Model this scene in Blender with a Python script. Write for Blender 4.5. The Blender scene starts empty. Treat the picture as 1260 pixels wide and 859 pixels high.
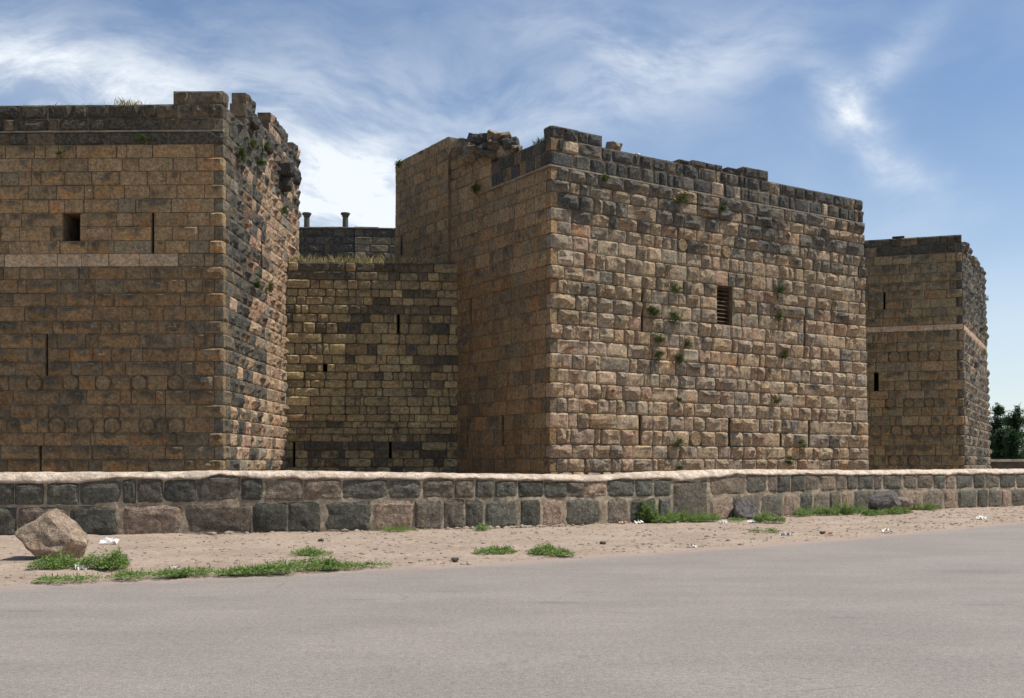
import bpy, math, random
import numpy as np
from math import radians, atan2, sin, cos, pi, sqrt, exp
from mathutils import Vector, Matrix, noise as mnoise

S = bpy.context.scene
COL = S.collection
random.seed(7)
# ------------------------------------------------------------------ camera
F = 1315.0; CX = 630.0; HY = 571.0; EYE = 1.6     # focal length / centre / horizon of the photograph (px), eye height (m)
cam = bpy.data.cameras.new('camera'); camo = bpy.data.objects.new('camera', cam); COL.objects.link(camo)
camo.location = (0, 0, EYE); camo.rotation_euler = (radians(90), 0, 0)
cam.sensor_width = 36; cam.lens = F/1260*36; cam.shift_y = (HY-429.5)/1260; cam.clip_end = 5000
S.camera = camo
S.render.resolution_x = 1024; S.render.resolution_y = 698
# ------------------------------------------------------------------ light
SUN_AZ = radians(91.0)      # clockwise from +Y (view direction): the sun stands to the right
SUN_EL = radians(59)
sd = Vector((sin(SUN_AZ)*cos(SUN_EL), cos(SUN_AZ)*cos(SUN_EL), sin(SUN_EL)))
sl = bpy.data.lights.new('sun', 'SUN'); sl.energy = 4.9; sl.angle = radians(0.5); sl.color = (1.0, .95, .87)
so = bpy.data.objects.new('sun', sl); COL.objects.link(so)
so.rotation_euler = sd.to_track_quat('Z', 'Y').to_euler(); so.location = (30, 0, 40)
S.view_settings.view_transform = 'Standard'; S.view_settings.look = 'None'
S.view_settings.exposure = 0.05; S.view_settings.gamma = 1.0
try: S.view_settings.use_curve_mapping = False
except Exception: pass
# ------------------------------------------------------------------ node helper
class NT:
    def __init__(s, tree): s.t = tree; s.n = tree.nodes; s.l = tree.links
    def node(s, typ, **kw):
        n = s.n.new(typ)
        for k, v in kw.items(): setattr(n, k, v)
        return n
    def put(s, sock, v):
        if isinstance(v, bpy.types.NodeSocket): s.l.new(v, sock)
        elif v is not None: sock.default_value = v
    def m(s, op, a, b=None, c=None, clamp=False):
        n = s.node('ShaderNodeMath', operation=op); n.use_clamp = clamp
        for i, v in enumerate((a, b, c)):
            if v is not None: s.put(n.inputs[i], v)
        return n.outputs[0]
    def vm(s, op, a, b=None, scale=None):
        n = s.node('ShaderNodeVectorMath', operation=op)
        s.put(n.inputs[0], a)
        if b is not None: s.put(n.inputs[1], b)
        if scale is not None: s.put(n.inputs['Scale'], scale)
        return n.outputs[0]
    def noise(s, vec, scale, detail=4, rough=.55, dist=0):
        n = s.node('ShaderNodeTexNoise'); s.put(n.inputs['Vector'], vec)
        n.inputs['Scale'].default_value = scale; n.inputs['Detail'].default_value = detail
        n.inputs['Roughness'].default_value = rough; n.inputs['Distortion'].default_value = dist
        return n.outputs['Fac']
    def ramp(s, v, a, b, lo=0., hi=1.):
        n = s.node('ShaderNodeMapRange', interpolation_type='SMOOTHSTEP'); s.put(n.inputs['Value'], v)
        for k, x in zip(('From Min', 'From Max', 'To Min', 'To Max'), (a, b, lo, hi)): s.put(n.inputs[k], x)
        return n.outputs[0]
    def mix(s, f, a, b, blend='MIX'):
        n = s.node('ShaderNodeMix', data_type='RGBA', blend_type=blend)
        s.put(n.inputs[0], f)
        for i, v in ((6, a), (7, b)):
            if isinstance(v, tuple) and len(v) == 3: v = v+(1,)
            s.put(n.inputs[i], v)
        return n.outputs[2]
    def gray(s, v):
        n = s.node('ShaderNodeCombineColor')
        for i in range(3): s.put(n.inputs[i], v)
        return n.outputs[0]
def newmat(name):
    m = bpy.data.materials.new(name); m.use_nodes = True; m.node_tree.nodes.clear()
    k = NT(m.node_tree)
    out = k.node('ShaderNodeOutputMaterial'); b = k.node('ShaderNodeBsdfPrincipled')
    k.l.new(b.outputs[0], out.inputs[0]); b.inputs['Roughness'].default_value = .9
    b.inputs['Specular IOR Level'].default_value = .25
    return m, k, b
# ------------------------------------------------------------------ sky (world)
w = bpy.data.worlds.new('World'); S.world = w; w.use_nodes = True
k = NT(w.node_tree); k.n.clear()
wo = k.node('ShaderNodeOutputWorld'); bg = k.node('ShaderNodeBackground'); k.l.new(bg.outputs[0], wo.inputs[0])
sky = k.node('ShaderNodeTexSky', sky_type='NISHITA'); sky.sun_disc = False
sky.sun_elevation = SUN_EL; sky.sun_rotation = SUN_AZ; sky.altitude = 800
sky.air_density = 1.15; sky.dust_density = .6; sky.ozone_density = 1.6
tc = k.node('ShaderNodeTexCoord').outputs['Generated']
sep = k.node('ShaderNodeSeparateXYZ'); k.l.new(tc, sep.inputs[0])
az = k.m('ARCTAN2', sep.outputs[0], sep.outputs[1])          # azimuth right of the view axis, radians
el = k.m('ARCSINE', sep.outputs[2])
def A(px): return math.atan((px-CX)/F)
def E(px, py): return math.atan((HY-py)/sqrt(F*F+(px-CX)**2))
comb = k.node('ShaderNodeCombineXYZ'); k.put(comb.inputs[0], az); k.put(comb.inputs[1], el)
vec = comb.outputs[0]
wv = k.node('ShaderNodeTexNoise'); k.put(wv.inputs['Vector'], vec); wv.inputs['Scale'].default_value = 2.6; wv.inputs['Detail'].default_value = 3
warp = k.vm('ADD', vec, k.vm('SCALE', k.vm('SUBTRACT', wv.outputs['Color'], (.5, .5, .5)), scale=.22))
def rot_noise(ang, sx, sy, scale, det, rough=.6):
    mp = k.node('ShaderNodeMapping'); k.put(mp.inputs['Vector'], warp)
    mp.inputs['Rotation'].default_value = (0, 0, ang); mp.inputs['Scale'].default_value = (sx, sy, 1)
    return k.noise(mp.outputs[0], scale, det, rough)
n_str = rot_noise(radians(-12), 1, 3.2, 4.5, 8, .62)         # long thin streaks
n_fine = rot_noise(radians(18), 1.2, 3.6, 11, 7, .65)
n_big = k.noise(warp, 3.2, 4, .5)
def blob(px, py, rx, ry, deg, amp):
    a0, e0 = A(px), E(px, py); c, s_ = cos(radians(deg)), sin(radians(deg))
    ax, ay = rx/F, ry/F
    wsep = k.node('ShaderNodeSeparateXYZ'); k.put(wsep.inputs[0], k.vm('ADD', k.vm('SCALE', vec, scale=.6), k.vm('SCALE', warp, scale=.4)))
    dx = k.m('SUBTRACT', wsep.outputs[0], a0); dy = k.m('SUBTRACT', wsep.outputs[1], e0)
    u = k.m('DIVIDE', k.m('ADD', k.m('MULTIPLY', dx, c), k.m('MULTIPLY', dy, s_)), ax)
    v = k.m('DIVIDE', k.m('SUBTRACT', k.m('MULTIPLY', dy, c), k.m('MULTIPLY', dx, s_)), ay)
    r2 = k.m('ADD', k.m('MULTIPLY', u, u), k.m('MULTIPLY', v, v))
    return k.m('MULTIPLY', k.m('EXPONENT', k.m('MULTIPLY', r2, -1.0)), amp)
blobs = [(95, 108, 190, 38, -6, .95), (425, 243, 105, 52, 0, 1.5), (430, 130, 200, 45, 8, .25), (250, 60, 260, 60, 0, .15),
         (850, 92, 130, 40, 14, .40), (770, 78, 40, 16, -10, .3), (640, 150, 200, 40, 12, .25), (1062, 150, 62, 22, -46, .85), (1090, 92, 75, 20, 42, .34), (1120, 208, 80, 20, -28, .25),
         (700, 40, 120, 25, 0, .2)]
acc = None
for b_ in blobs:
    v = blob(*b_); acc = v if acc is None else k.m('ADD', acc, v)
tex = k.m('ADD', k.m('MULTIPLY', n_str, .8), k.m('MULTIPLY', n_fine, .75))          # ~0.78 mean
amount = k.m('MULTIPLY', acc, k.ramp(tex, .56, .98, .22, 1.2))
base = k.m('MULTIPLY', k.ramp(k.m('ADD', n_big, k.m('MULTIPLY', n_str, .7)), .66, 1.12), .15)
low = k.m('MULTIPLY', k.ramp(el, .34, -.03), .46)
cl = k.m('MINIMUM', k.m('ADD', k.m('ADD', amount, base), k.m('MULTIPLY', low, .9)), .97)
skyc = k.mix(1.0, sky.outputs[0], (1.0, 1.05, 1.12), 'MULTIPLY')
cloudcol = k.mix(0.0, (8.6, 9.1, 9.6), (1, 1, 1))
k.put(bg.inputs[0], k.mix(cl, skyc, cloudcol)); bg.inputs[1].default_value = .105

# ------------------------------------------------------------------ materials
def stone_mat(name, mode, patina=1.0, bumpd=.03, rust=.5, dk_a=(.05, .05, .048), dk_b=(.115, .113, .10), lich=.38):
    m, k, b = newmat(name)
    pos = k.node('ShaderNodeNewGeometry').outputs['Position']
    if mode == 'obj':
        oi = k.node('ShaderNodeObjectInfo'); col, al = oi.outputs['Color'], oi.outputs['Alpha']
    else:
        at = k.node('ShaderNodeAttribute', attribute_name='tint'); col, al = at.outputs['Color'], at.outputs['Alpha']
    ab = k.node('ShaderNodeAttribute', attribute_name='boss').outputs['Fac']
    n1 = k.noise(pos, 3.3, 5, .6); n2 = k.noise(pos, 11, 6, .62, .4); n3 = k.noise(pos, 48, 4, .7); n0 = k.noise(pos, .55, 4, .6)
    sh = k.vm('ADD', pos, (17, 5, 9)); n4 = k.noise(sh, 2.1, 5, .6, .5)
    c = k.mix(1.0, col, k.gray(k.ramp(n2, .25, .75, .55, 1.38)), 'MULTIPLY')
    c = k.mix(1.0, c, k.gray(k.ramp(n3, .28, .72, .56, 1.42)), 'MULTIPLY')
    # two-colour mottling inside each block
    c = k.mix(k.m('MULTIPLY', k.ramp(k.noise(k.vm('ADD', pos, (2, 31, 7)), 4.2, 5, .62), .42, .6), .55), c, k.mix(1., c, (.68, .72, .74), 'MULTIPLY'))
    strk = k.noise(k.vm('MULTIPLY', pos, (2.6, 2.6, .35)), 1.5, 5, .65)
    lum = k.node('ShaderNodeRGBToBW'); k.put(lum.inputs[0], col)
    c = k.mix(k.m('MULTIPLY', k.ramp(n4, .52, .68), k.ramp(lum.outputs[0], .13, .2, 0., rust)), c, k.mix(1., c, (1.16, .80, .52), 'MULTIPLY'))
    # blackish weathering crust: more of it on bosses and where alpha says so
    pv = k.m('ADD', k.m('ADD', k.m('MULTIPLY', n1, .62), k.m('MULTIPLY', n2, .38)), k.m('MULTIPLY', ab, .24*patina))
    pv = k.m('ADD', pv, k.m('MULTIPLY', k.m('SUBTRACT', al, .5), .42))
    pv = k.m('ADD', pv, k.m('MULTIPLY', k.m('SUBTRACT', n0, .5), .3)); pv = k.m('ADD', pv, k.m('MULTIPLY', k.m('SUBTRACT', strk, .5), .3))
    pm = k.m('MULTIPLY', k.ramp(pv, .55, .70), .84)
    c = k.mix(pm, c, k.mix(k.ramp(n2, .4, .6), dk_a, dk_b))
    # pale lichen / lime bloom
    c = k.mix(k.m('MULTIPLY', k.ramp(k.noise(sh, 7.5, 5, .7), .62, .74), lich), c, (.42, .38, .32))
    k.put(b.inputs['Base Color'], c)
    bm = k.node('ShaderNodeBump'); bm.inputs['Distance'].default_value = bumpd; bm.inputs['Strength'].default_value = 1
    nrg = k.node('ShaderNodeTexNoise', noise_type='RIDGED_MULTIFRACTAL'); k.put(nrg.inputs['Vector'], pos); nrg.inputs['Scale'].default_value = 5; nrg.inputs['Detail'].default_value = 5
    h = k.m('ADD', k.m('MULTIPLY', n2, 1.2), k.m('ADD', k.m('MULTIPLY', n3, .35), k.m('ADD', k.m('MULTIPLY', k.noise(pos, 24, 5, .65), .6), k.m('MULTIPLY', nrg.outputs['Fac'], .35))))
    k.put(bm.inputs['Height'], h); k.put(b.inputs['Normal'], bm.outputs[0])
    return m
M_STONE = stone_mat('weathered_stone', 'obj', 1., .055, .4); M_STONE_J = stone_mat('weathered_stone_joined', 'attr', 1., .055, .4)
M_SMOOTH = stone_mat('dressed_stone', 'obj', 1.25, .022, .6, (.055, .046, .033), (.12, .105, .075)); M_SMOOTH_J = stone_mat('dressed_stone_joined', 'attr', 1.25, .022, .6, (.055, .046, .033), (.12, .105, .075))
M_BASALT = stone_mat('basalt_block', 'obj', .4, .08, .3, (.05, .05, .045), (.11, .105, .088), .72)
def simple_mat(name, col, var=.3, scale=6, bumpd=.01, col2=None, rough=.92, fine=40):
    m, k, b = newmat(name); pos = k.node('ShaderNodeNewGeometry').outputs['Position']
    n1 = k.noise(pos, scale, 6, .62); n2 = k.noise(pos, fine, 4, .7)
    c = k.mix(1., col, k.gray(k.ramp(n1, .25, .75, 1-var, 1+var)), 'MULTIPLY')
    if col2: c = k.mix(k.ramp(k.noise(k.vm('ADD', pos, (3, 7, 1)), scale*.35, 5, .6), .45, .62), c, col2)
    c = k.mix(1., c, k.gray(k.ramp(n2, .25, .75, .85, 1.15)), 'MULTIPLY')
    k.put(b.inputs['Base Color'], c); b.inputs['Roughness'].default_value = rough
    bm = k.node('ShaderNodeBump'); bm.inputs['Distance'].default_value = bumpd
    k.put(bm.inputs['Height'], k.m('ADD', n1, k.m('MULTIPLY', n2, .4))); k.put(b.inputs['Normal'], bm.outputs[0])
    return m
M_MORT_TAN = simple_mat('tan_mortar', (.20, .145, .09), .3, 5, .02, (.10, .075, .05))
M_MORT_DARK = simple_mat('dark_joint', (.085, .066, .045), .4, 5, .02, (.15, .115, .075))
M_MORT_PALE = simple_mat('lime_mortar', (.37, .30, .21), .4, 7, .05, (.22, .18, .125))
M_CAP = simple_mat('lime_cap', (.68, .55, .42), .32, 7, .09, (.48, .38, .28), fine=24)
M_CORE = simple_mat('rubble_core', (.13, .10, .065), .3, 2, .05)
M_LEDGE = simple_mat('pale_ledge', (.25, .205, .15), .35, 3, .02)
M_WOOD = simple_mat('old_wood', (.10, .06, .035), .4, 9, .004)
M_PAPER = simple_mat('white_paper', (.75, .72, .66), .08, 9, .002)
M_PINK = simple_mat('pink_plastic', (.65, .33, .27), .15, 9, .002)
M_BARK = simple_mat('bark', (.09, .065, .045), .3, 6, .02)
M_COLUMN = simple_mat('column_stone', (.095, .085, .068), .25, 5, .01)
def leaf_mat(name, a, b_, c_=None, sc=9):
    m, k, b = newmat(name); pos = k.node('ShaderNodeNewGeometry').outputs['Position']
    at = k.node('ShaderNodeAttribute', attribute_name='leafv').outputs['Fac']
    c = k.mix(at, a, b_)
    if c_: c = k.mix(k.ramp(k.noise(pos, sc, 3, .6), .55, .7), c, c_)
    k.put(b.inputs['Base Color'], c); b.inputs['Roughness'].default_value = .65
    tr = k.node('ShaderNodeBsdfTranslucent'); k.put(tr.inputs[0], c)
    mx = k.node('ShaderNodeMixShader'); mx.inputs[0].default_value = .28
    out = [n for n in k.n if n.type == 'OUTPUT_MATERIAL'][0]
    k.l.new(b.outputs[0], mx.inputs[1]); k.l.new(tr.outputs[0], mx.inputs[2]); k.l.new(mx.outputs[0], out.inputs[0])
    return m
M_WEED = leaf_mat('weed_leaves', (.09, .17, .035), (.24, .34, .085), (.36, .35, .16))
M_WALLPLANT = leaf_mat('wall_plant_leaves', (.05, .09, .025), (.12, .16, .05))
M_DRY = leaf_mat('dry_grass', (.30, .24, .10), (.42, .36, .18), (.14, .17, .05), 1.2)
M_TREE = leaf_mat('conifer_leaves', (.02, .05, .022), (.05, .10, .035))

# road
m, k, b = newmat('asphalt'); pos = k.node('ShaderNodeNewGeometry').outputs['Position']
nf = k.noise(pos, 70, 3, .8); nm = k.noise(pos, 22, 4, .7); nl = k.noise(k.vm('MULTIPLY', pos, (1, 1.6, 1)), .45, 5, .6)
mp = k.node('ShaderNodeMapping'); k.put(mp.inputs[0], pos); mp.inputs['Rotation'].default_value = (0, 0, radians(-32)); mp.inputs['Scale'].default_value = (.12, 1.6, 1)
nstreak = k.noise(mp.outputs[0], 1.6, 5, .65)
c = k.mix(k.ramp(nl, .35, .65), (.25, .217, .188), (.285, .247, .214))
c = k.mix(1., c, k.gray(k.ramp(nf, .3, .7, .62, 1.36)), 'MULTIPLY')
c = k.mix(1., c, k.gray(k.ramp(nm, .3, .7, .82, 1.18)), 'MULTIPLY')
c = k.mix(1., c, k.gray(k.ramp(k.noise(pos, 8, 4, .7), .3, .7, .94, 1.06)), 'MULTIPLY')
c = k.mix(1., c, k.gray(k.ramp(nstreak, .3, .7, .97, 1.03)), 'MULTIPLY')
c = k.mix(k.m('MULTIPLY', k.ramp(k.noise(k.vm('MULTIPLY', pos, (.5, 1.3, 1)), .9, 4, .5), .66, .73), .35), c, (.16, .145, .14))
vo = k.node('ShaderNodeTexVoronoi'); k.put(vo.inputs['Vector'], pos); vo.inputs['Scale'].default_value = 5
c = k.mix(k.m('MULTIPLY', k.ramp(vo.outputs['Distance'], .07, .04), .7), c, (.12, .11, .10))
for px_, py_, rx_, ry_ in ((1200, 703.5, .9, .5), (682, 741.5, .45, .18), (35, 752, .35, .1), (250, 735, .4, .08), (450, 738, .3, .1), (1040, 760, .3, .1)):
    Yg = EYE*F/(py_-HY); d_ = k.vm('MULTIPLY', k.vm('SUBTRACT', pos, ((px_-CX)/F*Yg, Yg, 0)), (1/rx_, 1/ry_, 0))
    ln = k.node('ShaderNodeVectorMath', operation='LENGTH'); k.put(ln.inputs[0], d_)
    c = k.mix(k.m('MULTIPLY', k.ramp(k.m('ADD', ln.outputs['Value'], k.m('MULTIPLY', nm, .8)), 1.4, .7), .4), c, (.15, .135, .125))
ve = k.node('ShaderNodeTexVoronoi', feature='DISTANCE_TO_EDGE'); k.put(ve.inputs['Vector'], k.vm('ADD', pos, k.vm('SCALE', k.gray(k.noise(pos, 1.3, 5, .6)), scale=1.5))); ve.inputs['Scale'].default_value = .33
c = k.mix(k.m('MULTIPLY', k.m('MULTIPLY', k.ramp(ve.outputs['Distance'], .006, .002), k.ramp(nl, .5, .6)), .45), c, (.14, .125, .115))
dst = k.node('ShaderNodeAttribute', attribute_name='dust').outputs['Fac']
c = k.mix(k.ramp(k.m('ADD', dst, k.m('MULTIPLY', k.m('SUBTRACT', k.noise(pos, 2.2, 6, .7), .5), 1.6)), .35, 1.15, 0, .85), c, (.37, .28, .22))
k.put(b.inputs['Base Color'], c); b.inputs['Roughness'].default_value = .85
bm = k.node('ShaderNodeBump'); bm.inputs['Distance'].default_value = .006; k.put(bm.inputs['Height'], k.m('ADD', nf, k.m('MULTIPLY', nm, .6))); k.put(b.inputs['Normal'], bm.outputs[0])
M_ROAD = m
# dirt
m, k, b = newmat('dirt'); pos = k.node('ShaderNodeNewGeometry').outputs['Position']
nf = k.noise(pos, 45, 5, .75); nm = k.noise(pos, 9, 5, .65); nl = k.noise(k.vm('ADD', pos, (4, 9, 0)), .7, 5, .6)
c = k.mix(k.ramp(nl, .35, .65), (.36, .27, .198), (.43, .332, .248))
c = k.mix(1., c, k.gray(k.ramp(nf, .25, .75, .74, 1.24)), 'MULTIPLY')
c = k.mix(1., c, k.gray(k.ramp(nm, .25, .75, .78, 1.16)), 'MULTIPLY')
vo = k.node('ShaderNodeTexVoronoi'); k.put(vo.inputs['Vector'], pos); vo.inputs['Scale'].default_value = 9
c = k.mix(k.m('MULTIPLY', k.ramp(vo.outputs['Distance'], .16, .10), .6), c, (.24, .19, .15))
k.put(b.inputs['Base Color'], c)
bm = k.node('ShaderNodeBump'); bm.inputs['Distance'].default_value = .035; k.put(bm.inputs['Height'], k.m('ADD', nm, k.m('MULTIPLY', nf, .5))); k.put(b.inputs['Normal'], bm.outputs[0])
M_DIRT = m

# ------------------------------------------------------------------ object helpers
def mesh_from(name, verts, faces, mat, smooth=False):
    me = bpy.data.meshes.new(name); me.from_pydata([tuple(v) for v in verts], [], faces); me.materials.append(mat)
    if smooth: me.shade_smooth()
    return me
def link(name, me, parent=None, loc=(0, 0, 0), rot=(0, 0, 0), scale=(1, 1, 1)):
    o = bpy.data.objects.new(name, me); COL.objects.link(o); o.location = loc; o.rotation_euler = rot; o.scale = scale
    if parent: o.parent = parent
    return o
def tag(o, label=None, cat=None, group=None, kind=None):
    for kk, v in (('label', label), ('category', cat), ('group', group), ('kind', kind)):
        if v: o[kk] = v
    return o
def thing(name, label, cat, group=None, loc=(0, 0, 0)):
    return tag(link(name, None, None, loc), label, cat, group)
def PX(p):   # world point -> photograph pixel
    return CX+F*p[0]/max(p[1], .1), HY-F*(p[2]-EYE)/max(p[1], .1)
def W(px, py, Y): return Vector(((px-CX)/F*Y, Y, EYE+(HY-py)/F*Y))
def G(px, py, z=0.): Y = (EYE-z)*F/(py-HY); return Vector(((px-CX)/F*Y, Y, z))
class MB:
    def __init__(s): s.v = []; s.f = []
    def box(s, x0, x1, y0, y1, z0, z1, M=None):
        b = len(s.v)
        for z in (z0, z1):
            for x, y in ((x0, y0), (x1, y0), (x1, y1), (x0, y1)):
                p = Vector((x, y, z)); s.v.append(M @ p if M else p)
        s.f += [(b+i for i in q) for q in ()]
        for q in ((3, 2, 1, 0), (4, 5, 6, 7), (0, 1, 5, 4), (1, 2, 6, 5), (2, 3, 7, 6), (3, 0, 4, 7)): s.f.append(tuple(b+i for i in q))
    def build(s, name, mat, parent=None, smooth=False, kind=None):
        o = link(name, mesh_from(name, s.v, s.f, mat, smooth), parent)
        if kind: o['kind'] = kind
        return o
# ------------------------------------------------------------------ stone block shapes (unit block, front at y=0, back at y=1)
def stone_shape(rng, nx, nz, margin, amp, rnd, jit, slope=0, rounded=False):
    """front grid with a drafted margin and an uneven boss; returns verts, faces, boss values"""
    vs, bs = [], []
    xs = [0]+[margin+(1-2*margin)*i/(nx-2) for i in range(nx-1)]+[1]
    zs = [0]+[margin*1.3+(1-2.6*margin)*i/(nz-2) for i in range(nz-1)]+[1]
    if rounded: xs = [i/nx for i in range(nx+1)]; zs = [i/nz for i in range(nz+1)]
    off = rng.random()*100; style = rng.random(); planes = [(rng.uniform(-1.6, 1.6), rng.uniform(-1.8, .7)-slope*.6, rng.uniform(.45, 1.05)) for _ in range(3)]
    for j, z in enumerate(zs):
        for i, x in enumerate(xs):
            edge = i in (0, nx) or j in (0, nz)
            X, Z = x-.5, z-.5
            cor = (abs(X)*2)**4*(abs(Z)*2)**4
            X *= 1-rnd*cor; Z *= 1-rnd*cor*1.2
            n = mnoise.noise(Vector((x*2.3+off, z*2.3, off*.7)))+.5*mnoise.noise(Vector((x*5+off, z*5, off*.3)))
            if edge:
                X -= math.copysign(1, X)*abs(n)*jit*(1 if i in (0, nx) else 0); Z -= math.copysign(1, Z)*abs(n)*jit*(1 if j in (0, nz) else 0)
                y = .03+rng.uniform(0, .04)*(1 if amp > .1 else .3); bo = 0
            else:
                d = min(x, 1-x, z, 1-z)*2
                prof = min(1, d*2.6)**.7
                pl = min(1.1, min(c_-a_*(x-.5)-b_*(z-.5) for a_, b_, c_ in planes))
                h = amp*prof*max(.04, pl*.9+n*.55)
                X += rng.uniform(-1, 1)*jit*.9; Z += rng.uniform(-1, 1)*jit*.9
                y = -h; bo = max(0, min(1.2, h/max(amp, .02)*(.55+.75*(z-.2))))
            vs.append((X, y, Z)); bs.append(bo)
    fs = []; W1 = nx+1
    for j in range(nz):
        for i in range(nx):
            a = j*W1+i; q = (a, a+1, a+W1+1, a+W1)
            if rng.random() < .5: fs += [(q[0], q[1], q[2]), (q[0], q[2], q[3])]
            else: fs += [(q[0], q[1], q[3]), (q[1], q[2], q[3])]
    ring = [i for i in range(W1)]+[j*W1+nx for j in range(1, nz+1)]+[nz*W1+i for i in range(nx-1, -1, -1)]+[j*W1 for j in range(nz-1, 0, -1)]
    b0 = len(vs)
    for r in ring: x, y, z = vs[r]; vs.append((x, 1, z)); bs.append(0)
    L = len(ring)
    for a in range(L):
        c = (a+1) % L; fs.append((ring[c], ring[a], b0+a, b0+c))
    fs.append(tuple(b0+i for i in range(L)))
    return vs, fs, bs
FAM = {}
def family(name, n, mat, smooth=False, **kw):
    rng = random.Random(name); L = []
    for i in range(n):
        vs, fs, bs = stone_shape(rng, **kw)
        me = mesh_from('stone_'+name, vs, fs, mat, smooth)
        a = me.attributes.new('boss', 'FLOAT', 'POINT'); a.data.foreach_set('value', bs)
        L.append((me, vs, fs, bs))
    FAM[name] = L
family('flat', 14, M_SMOOTH, nx=4, nz=3, margin=.09, amp=.05, rnd=.02, jit=.008)
family('soft', 24, M_SMOOTH, nx=5, nz=4, margin=.12, amp=.26, rnd=.03, jit=.02)
family('mid', 24, M_SMOOTH, nx=5, nz=4, margin=.13, amp=.46, rnd=.03, jit=.025, slope=.5)
family('boss', 32, M_STONE, nx=6, nz=5, margin=.09, amp=.58, rnd=.04, jit=.03, slope=.5)
family('wild', 28, M_STONE, nx=6, nz=5, margin=.06, amp=.76, rnd=.06, jit=.035, slope=.4)
family('old', 24, M_STONE, nx=5, nz=4, margin=.12, amp=.20, rnd=.10, jit=.035)

class Face:
    """vertical face from corner a to corner b; outward normal on the right of a->b; a corner is (bottom xy, top xy)"""
    def __init__(s, a, b): s.a, s.b = a, b
    def at(s, z):
        k = max(0, min(1.1, z/12.6)); f = lambda c: Vector(c[0]).lerp(Vector(c[1]), k)
        p, q = f(s.a), f(s.b); d = q-p; return p, d.normalized(), d.length
    def t_of(s, px, z=6):
        p, d, L = s.at(z); kk = (px-CX)/F; return (kk*p.y-p.x)/(d.x-kk*d.y)
    def pt(s, t, z, out=0):
        p, d, L = s.at(z); n = Vector((d.y, -d.x)); q = p+d*t+n*out; return Vector((q.x, q.y, z))
def zlist(ys, Y): return [EYE+(HY-y)*Y/F for y in ys][::-1]

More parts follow.
